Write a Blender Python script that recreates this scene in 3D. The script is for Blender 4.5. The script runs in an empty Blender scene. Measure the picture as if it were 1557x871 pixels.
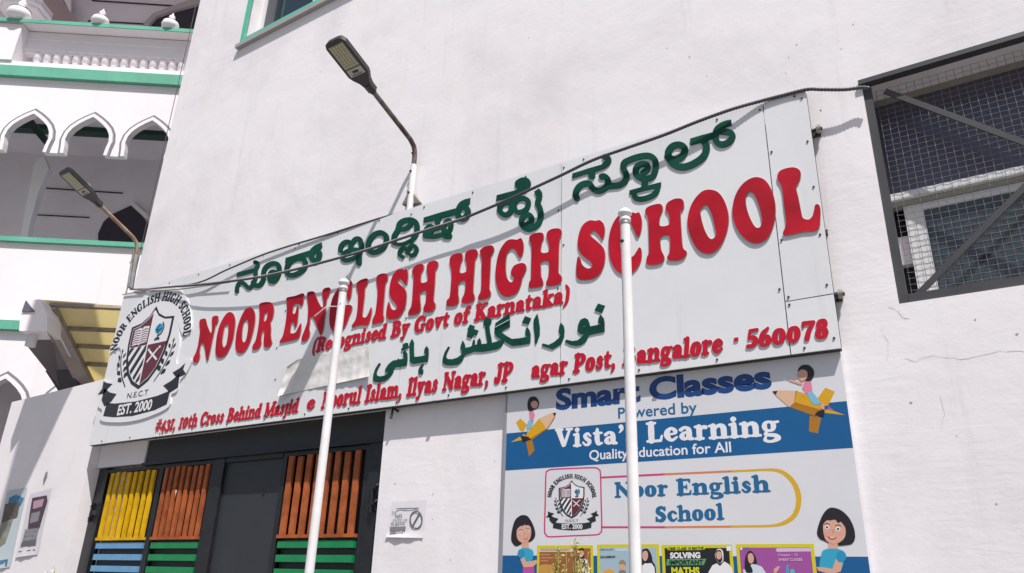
import bpy, math, random
import numpy as np
from mathutils import Vector, Matrix
from mathutils.geometry import tessellate_polygon
random.seed(7)
SC = bpy.context.scene
COL = SC.collection
R_ = math.radians

# ------------------------------------------------------------------ camera
EYE = Vector((0.0, 0.0, 1.6))
F_PX, YAW, PITCH, ROLL = 1153.139, R_(-33.564), R_(21.8125), R_(1.7977)
CX, CY = 778.5, 435.5
_f = Vector((math.sin(YAW)*math.cos(PITCH), math.cos(YAW)*math.cos(PITCH), math.sin(PITCH)))
_r = Vector((math.cos(YAW), -math.sin(YAW), 0)); _u = _r.cross(_f)
CR = math.cos(ROLL)*_r + math.sin(ROLL)*_u
CU = -math.sin(ROLL)*_r + math.cos(ROLL)*_u
cam_data = bpy.data.cameras.new('camera'); cam = bpy.data.objects.new('camera', cam_data); COL.objects.link(cam)
cam_data.sensor_width = 36.0; cam_data.lens = F_PX/1557*36.0
cam_data.clip_start = 0.05; cam_data.clip_end = 500
M = Matrix((CR, CU, -_f)).transposed().to_4x4(); M.translation = EYE
cam.matrix_world = M
SC.camera = cam

# ------------------------------------------------------------------ sky, sun, exposure
SUN_TO = Vector((1.12, -1.0, 2.55)).normalized()
sun_el = math.asin(SUN_TO.z); sun_az = math.atan2(SUN_TO.x, SUN_TO.y)
wd = bpy.data.worlds.new('World'); SC.world = wd; wd.use_nodes = True
nt = wd.node_tree; nt.nodes.clear()
sk = nt.nodes.new('ShaderNodeTexSky'); sk.sky_type = 'NISHITA'; sk.sun_disc = False
sk.sun_elevation = sun_el; sk.sun_rotation = sun_az; sk.air_density = 1.0; sk.dust_density = 2.5; sk.ozone_density = 1.0
bg = nt.nodes.new('ShaderNodeBackground'); bg.inputs[1].default_value = 0.085
ow = nt.nodes.new('ShaderNodeOutputWorld')
nt.links.new(sk.outputs[0], bg.inputs[0]); nt.links.new(bg.outputs[0], ow.inputs[0])
sl = bpy.data.lights.new('sun', 'SUN'); sl.energy = 5.0; sl.angle = R_(0.53); sl.color = (1.0, 0.965, 0.93)
so = bpy.data.objects.new('sun', sl); COL.objects.link(so)
so.rotation_euler = SUN_TO.to_track_quat('Z', 'Y').to_euler(); so.location = (4, -4, 14)
SC.view_settings.view_transform = 'Standard'; SC.view_settings.look = 'None'
SC.view_settings.exposure = 0.12; SC.view_settings.gamma = 1.0
SC.cycles.max_bounces = 6; SC.cycles.use_denoising = True

# ------------------------------------------------------------------ pixel -> place helpers
def ray(px, py):
    return _f*F_PX + CR*(px-CX) - CU*(py-CY)
def at(px, py, Y):
    d = ray(px, py); return EYE + d*(Y/d.y)
MU = Vector((math.sin(R_(53.8)), math.cos(R_(53.8)), 0)); MN = Vector((MU.y, -MU.x, 0))   # mosque: along, outward
MD = 9.0
def mp(px, py, w=0.0):
    d = ray(px, py); t = -(MD+w)/MN.dot(d); return EYE + d*t
def ms(s, z, w=0.0):
    v = MU*s - MN*(MD+w); return Vector((v.x, v.y, z))
def to_sz(p):
    return (p.dot(MU), p.z)

Y_SIGN, Y_POST, Y_WALL, Y_GATE = 3.60, 3.645, 3.68, 3.77

# ------------------------------------------------------------------ materials
MATS = {}
def mat(name, col, rough=0.6, metal=0.0, var=0.0, vscale=4.0, bump=0.0, bscale=60.0, spec=0.5, col2=None, alpha=1.0):
    if name in MATS: return MATS[name]
    m = bpy.data.materials.new(name); m.use_nodes = True; MATS[name] = m
    n = m.node_tree; b = n.nodes['Principled BSDF']
    b.inputs['Roughness'].default_value = rough; b.inputs['Metallic'].default_value = metal
    b.inputs['Specular IOR Level'].default_value = spec
    b.inputs['Base Color'].default_value = (*col, 1)
    tc = n.nodes.new('ShaderNodeTexCoord')
    if var or col2:
        nz = n.nodes.new('ShaderNodeTexNoise'); nz.inputs['Scale'].default_value = vscale; nz.inputs['Detail'].default_value = 6; nz.inputs['Roughness'].default_value = .62
        n.links.new(tc.outputs['Object'], nz.inputs['Vector'])
        rp = n.nodes.new('ShaderNodeValToRGB'); rp.color_ramp.elements[0].position = .35; rp.color_ramp.elements[1].position = .65
        c2 = col2 or tuple(c*(1-var) for c in col)
        rp.color_ramp.elements[0].color = (*c2, 1); rp.color_ramp.elements[1].color = (*col, 1)
        n.links.new(nz.outputs[0], rp.inputs[0]); n.links.new(rp.outputs[0], b.inputs['Base Color'])
    if bump:
        nb = n.nodes.new('ShaderNodeTexNoise'); nb.inputs['Scale'].default_value = bscale; nb.inputs['Detail'].default_value = 5
        n.links.new(tc.outputs['Object'], nb.inputs['Vector'])
        bp = n.nodes.new('ShaderNodeBump'); bp.inputs['Strength'].default_value = bump; bp.inputs['Distance'].default_value = .01
        n.links.new(nb.outputs[0], bp.inputs['Height']); n.links.new(bp.outputs[0], b.inputs['Normal'])
    return m

def plaster(name, base, dark, warm, bump=.35, streak=True, pinks=(.80,.70,.74)):
    """old painted plaster: broad patches, trowel relief, faint vertical rain streaks, fine pits"""
    m = bpy.data.materials.new(name); m.use_nodes = True; MATS[name] = m
    n = m.node_tree; b = n.nodes['Principled BSDF']; L = n.links.new
    b.inputs['Roughness'].default_value = .85; b.inputs['Specular IOR Level'].default_value = .25
    tc = n.nodes.new('ShaderNodeTexCoord')
    def noise(scale, detail=6, rough=.6, vec=None, dist=0):
        t = n.nodes.new('ShaderNodeTexNoise'); t.inputs['Scale'].default_value = scale; t.inputs['Detail'].default_value = detail
        t.inputs['Roughness'].default_value = rough; t.inputs['Distortion'].default_value = dist
        L(vec or tc.outputs['Object'], t.inputs['Vector']); return t.outputs[0]
    def ramp(fac, p0, p1, a=0.0, z=1.0):
        t = n.nodes.new('ShaderNodeMapRange'); t.inputs[1].default_value = p0; t.inputs[2].default_value = p1
        t.inputs[3].default_value = a; t.inputs[4].default_value = z; L(fac, t.inputs[0]); return t.outputs[0]
    def mix(fac, a, c):
        t = n.nodes.new('ShaderNodeMix'); t.data_type = 'RGBA'; L(fac, t.inputs[0])
        if hasattr(a, 'links'): L(a, t.inputs[6])
        else: t.inputs[6].default_value = (*a, 1)
        t.inputs[7].default_value = (*c, 1); return t.outputs[2]
    c = mix(ramp(noise(.8, 7, .66, dist=.5), .46, .68, 0, .7), base, dark)
    c = mix(ramp(noise(1.9, dist=.6), .52, .72, 0, .6), c, warm)
    if streak:
        mpn = n.nodes.new('ShaderNodeMapping'); mpn.inputs['Scale'].default_value = (9, 9, .45); L(tc.outputs['Object'], mpn.inputs[0])
        c = mix(ramp(noise(1.0, 5, .7, mpn.outputs[0]), .58, .80, 0, .45), c, tuple(x*.80 for x in dark))
    c = mix(ramp(noise(38, 2), .74, .80, 0, .5), c, tuple(x*.6 for x in dark))
    L(c, b.inputs['Base Color'])
    a0 = noise(4.0, 3, .5); a2 = noise(55, 4, .65)
    tm = n.nodes.new('ShaderNodeMapping'); tm.inputs['Scale'].default_value = (2.2, 2.2, 13); tm.inputs['Rotation'].default_value = (0, .25, 0); L(tc.outputs['Object'], tm.inputs[0])
    tr = noise(1.6, 5, .62, tm.outputs[0], .4); mk = ramp(noise(.9, 3, .5), .48, .66, 0, .42)
    mu = n.nodes.new('ShaderNodeMath'); mu.operation = 'MULTIPLY_ADD'; L(tr, mu.inputs[0]); L(mk, mu.inputs[1]); L(a0, mu.inputs[2]); a1 = mu.outputs[0]
    ad = n.nodes.new('ShaderNodeMath'); ad.operation = 'MULTIPLY_ADD'; L(a2, ad.inputs[0]); ad.inputs[1].default_value = .16; L(a1, ad.inputs[2])
    bp = n.nodes.new('ShaderNodeBump'); bp.inputs['Strength'].default_value = bump; bp.inputs['Distance'].default_value = .03
    L(ad.outputs[0], bp.inputs['Height']); L(bp.outputs[0], b.inputs['Normal'])
    return m

M_WALL = plaster('wall_plaster', (.81,.78,.80), (.66,.63,.655), (.82,.765,.765), .15)
M_WALL2 = plaster('wall_plaster_smooth', (.79,.755,.77), (.68,.65,.665), (.80,.74,.74), .10)
M_MOSQ = plaster('mosque_plaster', (.80,.765,.79), (.74,.70,.73), (.80,.75,.77), .05)
M_MIN = mat('mosque_inner_paint', (.74,.69,.74), .8, var=.12, vscale=1.2)
M_MGREEN = mat('mosque_green_trim', (.13,.44,.31), .55, var=.2, vscale=3)
M_MGREEN2 = mat('mosque_dark_beam', (.015,.05,.035), .6)
M_SIGN = plaster('sign_panel_white', (.715,.72,.735), (.655,.66,.675), (.72,.715,.71), .03)
_b = M_SIGN.node_tree.nodes['Principled BSDF']; _b.inputs['Roughness'].default_value = .34; _b.inputs['Specular IOR Level'].default_value = .45
M_SIGNB = mat('sign_frame_dark', (.03,.028,.03), .6)
M_RED = mat('letter_red', (.50,.007,.023), .5, var=.34, vscale=4, spec=.25)
M_RED2 = mat('small_letter_red', (.56,.010,.034), .5, var=.3, vscale=14, spec=.25)
M_REDS = mat('letter_edge_grey', (.30,.24,.22), .8)
M_GRN = mat('letter_green', (.004,.072,.044), .5, var=.4, vscale=6, spec=.22)
M_BLK = mat('crest_black', (.018,.02,.022), .45)
M_WHT = mat('crest_white', (.74,.73,.75), .45)
M_MAR = mat('crest_maroon', (.12,.022,.035), .45)
M_CYAN = mat('crest_globe_blue', (.02,.30,.50), .45)
M_STEEL = mat('gate_black_paint', (.017,.018,.022), .42, var=.35, vscale=8, bump=.1, bscale=30)
M_PLATE = mat('gate_plate_charcoal', (.030,.034,.040), .5, var=.15, vscale=3, bump=.15, bscale=6)
M_YEL = mat('picket_yellow', (.78,.44,.003), .5, var=.3, vscale=11, spec=.2)
M_BRN = mat('picket_brown', (.44,.115,.035), .55, var=.4, vscale=11, spec=.25)
M_SBLU = mat('slat_blue', (.14,.33,.55), .45, var=.12, vscale=8)
M_SGRN = mat('slat_green', (.008,.24,.08), .4, var=.2, vscale=8)
M_POLE = mat('pole_white_paint', (.80,.78,.79), .38, var=.14, vscale=7, bump=.06, bscale=25)
M_GALV = mat('galvanised_steel', (.40,.39,.38), .45, metal=.6, var=.3, vscale=14)
M_RUST2 = mat('rusty_arm_light', (.40,.33,.27), .6, col2=(.20,.10,.05), vscale=9, bump=.3, bscale=50)
M_RUST = mat('rusty_arm_paint', (.20,.165,.15), .6, col2=(.05,.03,.028), vscale=9, bump=.3, bscale=50)
M_LAMP = mat('lamp_casing', (.035,.032,.035), .45)
M_LENS = mat('lamp_lens', (.34,.33,.24), .25, var=.25, vscale=60)
M_CABLE = mat('conduit_dark', (.07,.065,.07), .5)
M_CABLEL = mat('cable_light_grey', (.38,.36,.36), .5, var=.3, vscale=10)
M_FRAME = mat('window_frame_grey', (.055,.055,.06), .5, var=.25, vscale=5)
M_WIRE = mat('mesh_wire', (.22,.21,.22), .45, metal=.5)
M_ALU = mat('window_white_alu', (.66,.66,.66), .4)
M_TGRN = mat('window_green_trim', (.11,.52,.36), .5, var=.12, vscale=6)
M_FILM = mat('plastic_film', (.70,.685,.66), .4, var=.14, vscale=9, bump=.7, bscale=11)
M_CANO = mat('canopy_sheet_yellow', (.78,.71,.48), .5, var=.2, vscale=3.0)
_n = M_CANO.node_tree; _b = _n.nodes['Principled BSDF']; _t = _n.nodes.new('ShaderNodeBsdfTranslucent'); _t.inputs[0].default_value = (.95,.86,.56,1)
_m = _n.nodes.new('ShaderNodeMixShader'); _m.inputs[0].default_value = .6; _n.links.new(_b.outputs[0], _m.inputs[1]); _n.links.new(_t.outputs[0], _m.inputs[2]); _n.links.new(_m.outputs[0], _n.nodes['Material Output'].inputs[0])
M_RAFT = mat('canopy_rafter', (.33,.28,.22), .7, var=.4, vscale=8)
M_PBLUE = mat('poster_blue', (.004,.098,.27), .42, var=.1, vscale=2, bump=.12, bscale=2.2)
M_PWHT = mat('poster_white', (.66,.66,.69), .4, var=.05, vscale=2, bump=.12, bscale=2.2)
M_PLET = mat('poster_letter_blue', (.012,.12,.27), .4)
M_GND = mat('street_concrete', (.34,.32,.30), .9, var=.3, vscale=1.3, bump=.3, bscale=20)

def glass(name, tint=(.02,.03,.035), rough=.06):
    if name in MATS: return MATS[name]
    return mat(name, tint, rough, spec=.8)

# ------------------------------------------------------------------ object helpers
def link(name, me, parent=None, m=None, **props):
    o = bpy.data.objects.new(name, me); COL.objects.link(o)
    if m is not None and me is not None and not me.materials: me.materials.append(m)
    if parent is not None: o.parent = parent
    for k, v in props.items(): o[k] = v
    return o
def thing(name, loc, label, cat, group=None):
    o = bpy.data.objects.new(name, None); o.empty_display_size = .1; COL.objects.link(o); o.location = loc
    o['label'] = label; o['category'] = cat
    if group: o['group'] = group
    return o
def tag(o, label, cat, group=None):
    o['label'] = label; o['category'] = cat
    if group: o['group'] = group
    return o
def adopt(o, parent):
    """child keeps its world place (parents here are unrotated empties)"""
    o.parent = parent
    if parent.type == 'EMPTY': o.matrix_parent_inverse = Matrix.Translation(-parent.location)   # parts are built in world space
    return o

class MB:
    def __init__(s): s.v = []; s.f = []; s.sm = []
    def add(s, vs, fs, smooth=False):
        b = len(s.v); s.v += [tuple(v) for v in vs]; s.f += [tuple(i+b for i in f) for f in fs]; s.sm += [smooth]*len(fs); return s
    def box(s, lo, hi):
        x0,y0,z0 = lo; x1,y1,z1 = hi
        return s.add([(x0,y0,z0),(x1,y0,z0),(x1,y1,z0),(x0,y1,z0),(x0,y0,z1),(x1,y0,z1),(x1,y1,z1),(x0,y1,z1)],
                     [(0,3,2,1),(4,5,6,7),(0,1,5,4),(1,2,6,5),(2,3,7,6),(3,0,4,7)])
    def prism(s, pts, off):
        """closed 3-D polygon (any shape) pushed along off"""
        pts = [Vector(p) for p in pts]; off = Vector(off); n = len(pts)
        nrm = Vector((0,0,0))
        for i in range(n): nrm += pts[i].cross(pts[(i+1)%n])
        if nrm.dot(off) > 0: pts.reverse()
        tr = tessellate_polygon([pts]) if n > 4 else ([(0,1,2)] if n == 3 else [(0,1,2),(0,2,3)])
        vs = pts + [p+off for p in pts]
        nn = nrm if nrm.dot(off) <= 0 else -nrm
        fs = []
        for t in tr:
            a,b,c = (pts[i] for i in t)
            if (b-a).cross(c-a).dot(nn) < 0: t = (t[0],t[2],t[1])
            fs.append(tuple(t)); fs.append((t[0]+n, t[2]+n, t[1]+n))
        for i in range(n):
            j = (i+1)%n; fs.append((j, i, i+n, j+n))
        return s.add(vs, fs)
    def quadbar(s, a, b, w, h, up=(0,0,1)):
        """square bar from a to b, w across, h along up"""
        a = Vector(a); b = Vector(b); d = (b-a).normalized(); up = Vector(up)
        sd = d.cross(up).normalized(); u2 = sd.cross(d).normalized()
        c = [sd*w/2+u2*h/2, -sd*w/2+u2*h/2, -sd*w/2-u2*h/2, sd*w/2-u2*h/2]
        return s.add([a+k for k in c]+[b+k for k in c], [(0,1,2,3),(7,6,5,4),(1,0,4,5),(2,1,5,6),(3,2,6,7),(0,3,7,4)])
    def tube(s, pts, r, seg=10, cap=True):
        pts = [Vector(p) for p in pts]; n = len(pts); rs = r if isinstance(r, (list,tuple)) else [r]*n
        t0 = (pts[1]-pts[0]).normalized(); up = Vector((0,0,1)) if abs(t0.z) < .9 else Vector((1,0,0))
        sd = t0.cross(up).normalized(); vs = []
        for i,p in enumerate(pts):
            t = ((pts[min(i+1,n-1)]-pts[i]).normalized() + (pts[i]-pts[max(i-1,0)]).normalized()).normalized()
            sd = (sd - t*sd.dot(t)).normalized(); u2 = t.cross(sd)
            for k in range(seg):
                a = 2*math.pi*k/seg; vs.append(p + (sd*math.cos(a)+u2*math.sin(a))*rs[i])
        fs = []
        for i in range(n-1):
            for k in range(seg):
                k2 = (k+1)%seg; fs.append((i*seg+k, i*seg+k2, (i+1)*seg+k2, (i+1)*seg+k))
        s.add(vs, fs, True)
        if cap:
            s.add(vs[:seg], [tuple(range(seg))[::-1]]); s.add(vs[-seg:], [tuple(range(seg))])
        return s
    def lathe(s, base, prof, seg=16):
        base = Vector(base); vs = []; n = len(prof)
        for r,z in prof:
            for k in range(seg):
                a = 2*math.pi*k/seg; vs.append(base+Vector((r*math.cos(a), r*math.sin(a), z)))
        fs = []
        for i in range(n-1):
            for k in range(seg):
                k2 = (k+1)%seg; fs.append((i*seg+k, i*seg+k2, (i+1)*seg+k2, (i+1)*seg+k))
        s.add(vs, fs, True); s.add(vs[:seg], [tuple(range(seg))[::-1]]); s.add(vs[-seg:], [tuple(range(seg))]); return s
    def mesh(s, name, m=None):
        me = bpy.data.meshes.new(name); me.from_pydata(s.v, [], s.f); 
        me.polygons.foreach_set('use_smooth', s.sm); me.update()
        if m: me.materials.append(m)
        return me
    def build(s, name, m, parent=None, **props):
        o = link(name, s.mesh(name, m), None, None, **props)
        if parent is not None: adopt(o, parent)
        return o

# ------------------------------------------------------------------ outline engine (strokes and polygons -> clean outlines)
def catmull(pts, closed, k=5):
    P = np.array(pts, float); n = len(P); out = []
    rng = range(n) if closed else range(n-1)
    for i in rng:
        p0 = P[(i-1)%n] if closed or i > 0 else 2*P[0]-P[1]; p1 = P[i]; p2 = P[(i+1)%n]
        p3 = P[(i+2)%n] if closed or i < n-2 else 2*P[-1]-P[-2]
        for j in range(k):
            t = j/k
            out.append(.5*((2*p1)+(-p0+p2)*t+(2*p0-5*p1+4*p2-p3)*t*t+(-p0+3*p1-3*p2+p3)*t**3))
    if not closed: out.append(P[-1])
    return np.array(out)
def seg_sd(X, Y, pts, closed=False):
    """distance field of a stroke with radius per point: negative inside"""
    D = np.full(X.shape, 1e9); n = len(pts)
    for i in range(n if closed else n-1):
        ax,ay,ar = pts[i]; bx,by,br = pts[(i+1)%n]
        dx,dy = bx-ax, by-ay; L2 = dx*dx+dy*dy+1e-12
        t = np.clip(((X-ax)*dx+(Y-ay)*dy)/L2, 0, 1)
        D = np.minimum(D, np.hypot(X-ax-t*dx, Y-ay-t*dy)-(ar+(br-ar)*t))
    if n == 1: D = np.hypot(X-pts[0][0], Y-pts[0][1])-pts[0][2]
    return D
def poly_sd(X, Y, P):
    n = len(P); D = np.full(X.shape, 1e9); ins = np.zeros(X.shape, bool)
    for i in range(n):
        ax,ay = P[i]; bx,by = P[(i+1)%n]; dx,dy = bx-ax, by-ay; L2 = dx*dx+dy*dy+1e-12
        t = np.clip(((X-ax)*dx+(Y-ay)*dy)/L2, 0, 1)
        D = np.minimum(D, np.hypot(X-ax-t*dx, Y-ay-t*dy))
        if dy: ins ^= ((ay > Y) != (by > Y)) & (X < dx*(Y-ay)/dy+ax)
    return np.where(ins, -D, D)
def marching(D, x0, y0, h):
    """zero contours of grid D[row,col] as closed loops"""
    H, W = D.shape; S = D < 0; nxt = {}
    c = S[:-1,:-1]*1+S[:-1,1:]*2+S[1:,1:]*4+S[1:,:-1]*8
    T = {1:[(3,0)],2:[(0,1)],3:[(3,1)],4:[(1,2)],5:[(3,2),(1,0)],6:[(0,2)],7:[(3,2)],8:[(2,3)],9:[(2,0)],10:[(0,3),(2,1)],11:[(2,1)],12:[(1,3)],13:[(1,0)],14:[(0,3)]}
    def ep(i, j, e):
        if e == 0: return ('h', i, j)
        if e == 2: return ('h', i+1, j)
        if e == 3: return ('v', i, j)
        return ('v', i, j+1)
    for i, j in zip(*np.nonzero((c > 0) & (c < 15))):
        for a, b in T[int(c[i, j])]: nxt[ep(i, j, a)] = ep(i, j, b)
    def pos(k):
        t, i, j = k
        if t == 'h': a, b = D[i,j], D[i,j+1]; return (x0+(j+a/(a-b))*h, y0+i*h)
        a, b = D[i,j], D[i+1,j]; return (x0+j*h, y0+(i+a/(a-b))*h)
    loops = []
    while nxt:
        k0, k = nxt.popitem(); lp = [pos(k0)]
        while k != k0:
            lp.append(pos(k))
            if k not in nxt: break
            k = nxt.pop(k)
        if len(lp) > 5: loops.append(lp)
    return loops
def simplify(lp, tol):
    P = np.array(lp)
    a = 0; b = int(np.argmax(np.hypot(*(P-P[0]).T)))
    def dp(i, j):
        if j-i < 2: return [i]
        A, B = P[i % len(P)], P[j % len(P)]; d = B-A; L = math.hypot(*d)+1e-12
        Q = P[np.arange(i+1, j) % len(P)]-A
        e = np.abs(d[0]*Q[:,1]-d[1]*Q[:,0])/L; m = int(np.argmax(e))
        if e[m] < tol: return [i]
        return dp(i, i+1+m)+dp(i+1+m, j)
    idx = dp(a, b)+dp(b, len(P))
    return [tuple(P[i % len(P)]) for i in idx]
def outline(prims, h, tol=None):
    """prims: ('s', pts(x,y,r)[, closed[, smooth]]) stroke; ('p', pts) smooth polygon; ('q', pts) straight polygon; ('h', pts) smooth hole"""
    F = []
    for p in prims:
        k = p[0]
        if k == 's':
            pts = np.array(p[1], float); cl = len(p) > 2 and p[2]; sm = p[3] if len(p) > 3 else len(pts) > 2
            if sm: pts = catmull(pts, cl, 4)
            F.append((k, pts, cl))
        elif k == 'q': F.append(('p', np.array(p[1], float), 0))
        else: F.append((k, catmull(p[1], True, 4), 0))
    allp = np.concatenate([f[1][:, :2] for f in F if f[0] != 'h']); rr = max([f[1][:,2].max() for f in F if f[0] == 's'] or [0])
    lo = allp.min(0)-rr-3*h; hi = allp.max(0)+rr+3*h
    xs = np.arange(lo[0], hi[0]+h, h); ys = np.arange(lo[1], hi[1]+h, h); X, Y = np.meshgrid(xs, ys)
    D = np.full(X.shape, 1e9)
    for k, pts, cl in F:
        if k == 's': D = np.minimum(D, seg_sd(X, Y, pts, cl))
        elif k == 'p': D = np.minimum(D, poly_sd(X, Y, pts))
    for k, pts, cl in F:
        if k == 'h': D = np.maximum(D, -poly_sd(X, Y, pts))
    D = np.where(D == 0, 1e-6, D)
    return [l for l in (simplify(lp, tol or h*.12) for lp in marching(D, lo[0], lo[1], h)) if len(l) > 2]
def area(lp): return .5*sum(lp[i][0]*lp[(i+1)%len(lp)][1]-lp[(i+1)%len(lp)][0]*lp[i][1] for i in range(len(lp)))
def inside(pt, lp):
    x, y = pt; c = False
    for i in range(len(lp)):
        ax, ay = lp[i]; bx, by = lp[(i+1)%len(lp)]
        if (ay > y) != (by > y) and x < (bx-ax)*(y-ay)/(by-ay)+ax: c = not c
    return c
def islands(loops):
    loops = sorted(loops, key=lambda l: -abs(area(l))); out = []
    for l in loops:
        dep = [o for o in out if inside(l[0], o[0])]
        if dep and not any(inside(l[0], hh) for hh in dep[-1][1]): dep[-1][1].append(l)
        else: out.append((l, []))
    return out
def plate(mb, loops, mapf, off):
    """flat cut-out: front at mapf(x,y), back at +off; with side walls"""
    off = Vector(off)
    for o, hs in islands(loops):
        o = list(o) if area(o) > 0 else list(o)[::-1]
        rings = [o]+[(list(q) if area(q) < 0 else list(q)[::-1]) for q in hs]
        R3 = [[Vector(mapf(*p)) for p in r] for r in rings]
        flat = [p for r in R3 for p in r]; n = len(flat)
        tr = tessellate_polygon([[Vector((p[0], p[1], 0)) for p in r] for r in rings])
        fs = []; view = -off
        for t in tr:
            a,b,c = (flat[i] for i in t); nn = (b-a).cross(c-a)
            if nn.length < 1e-12: continue
            if nn.dot(view) < 0: t = (t[0],t[2],t[1])
            fs.append(tuple(t)); fs.append((t[0]+n,t[2]+n,t[1]+n))
        base = 0
        # side direction from orientation of the mapped outer ring
        r0 = R3[0]; nv = Vector((0,0,0))
        for i in range(len(r0)): nv += (r0[i]-r0[0]).cross(r0[(i+1)%len(r0)]-r0[0])
        flip = nv.dot(view) < 0
        for r in R3:
            m_ = len(r)
            for i in range(m_):
                j = (i+1)%m_; q = (base+i, base+i+n, base+j+n, base+j)
                fs.append(q[::-1] if flip else q)
            base += m_
        mb.add(flat+[p+off for p in flat], fs)
    return mb
def px_map(org, sc, Y):
    ox, oy = org
    return lambda x, y: at(ox+x/sc, oy+y/sc, Y)

# ------------------------------------------------------------------ fat serif lettering (own design), cap height 1
XH = .70
def Lm(*p): return ('s', p, False, False)
def Cv(*p): return ('s', p, False, True)
def ring(cx, cy, rx, ry, rs, rt):
    a, b = rx-rs, ry-rt; q = .74
    return ('s', [(cx+a,cy,rs),(cx+a*q,cy+b*q,(rs+rt)/2),(cx,cy+b,rt),(cx-a*q,cy+b*q,(rs+rt)/2),(cx-a,cy,rs),(cx-a*q,cy-b*q,(rs+rt)/2),(cx,cy-b,rt),(cx+a*q,cy-b*q,(rs+rt)/2)], True, True)
def st(x, y0, y1, r=.125, b=1, t=1, e=.09):
    o = [Lm((x,y0+.07,r*.9),(x,(y0+y1)/2,r),(x,y1-.07,r*.9))]
    if b: o.append(Lm((x-r-e+.06,y0+.065,.065),(x+r+e-.06,y0+.065,.065)))
    if t == 1: o.append(Lm((x-r-e+.06,y1-.065,.065),(x+r+e-.06,y1-.065,.065)))
    if t == 2: o.append(Lm((x-r-e+.06,y1-.08,.065),(x,y1-.065,.065)))
    return o
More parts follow.
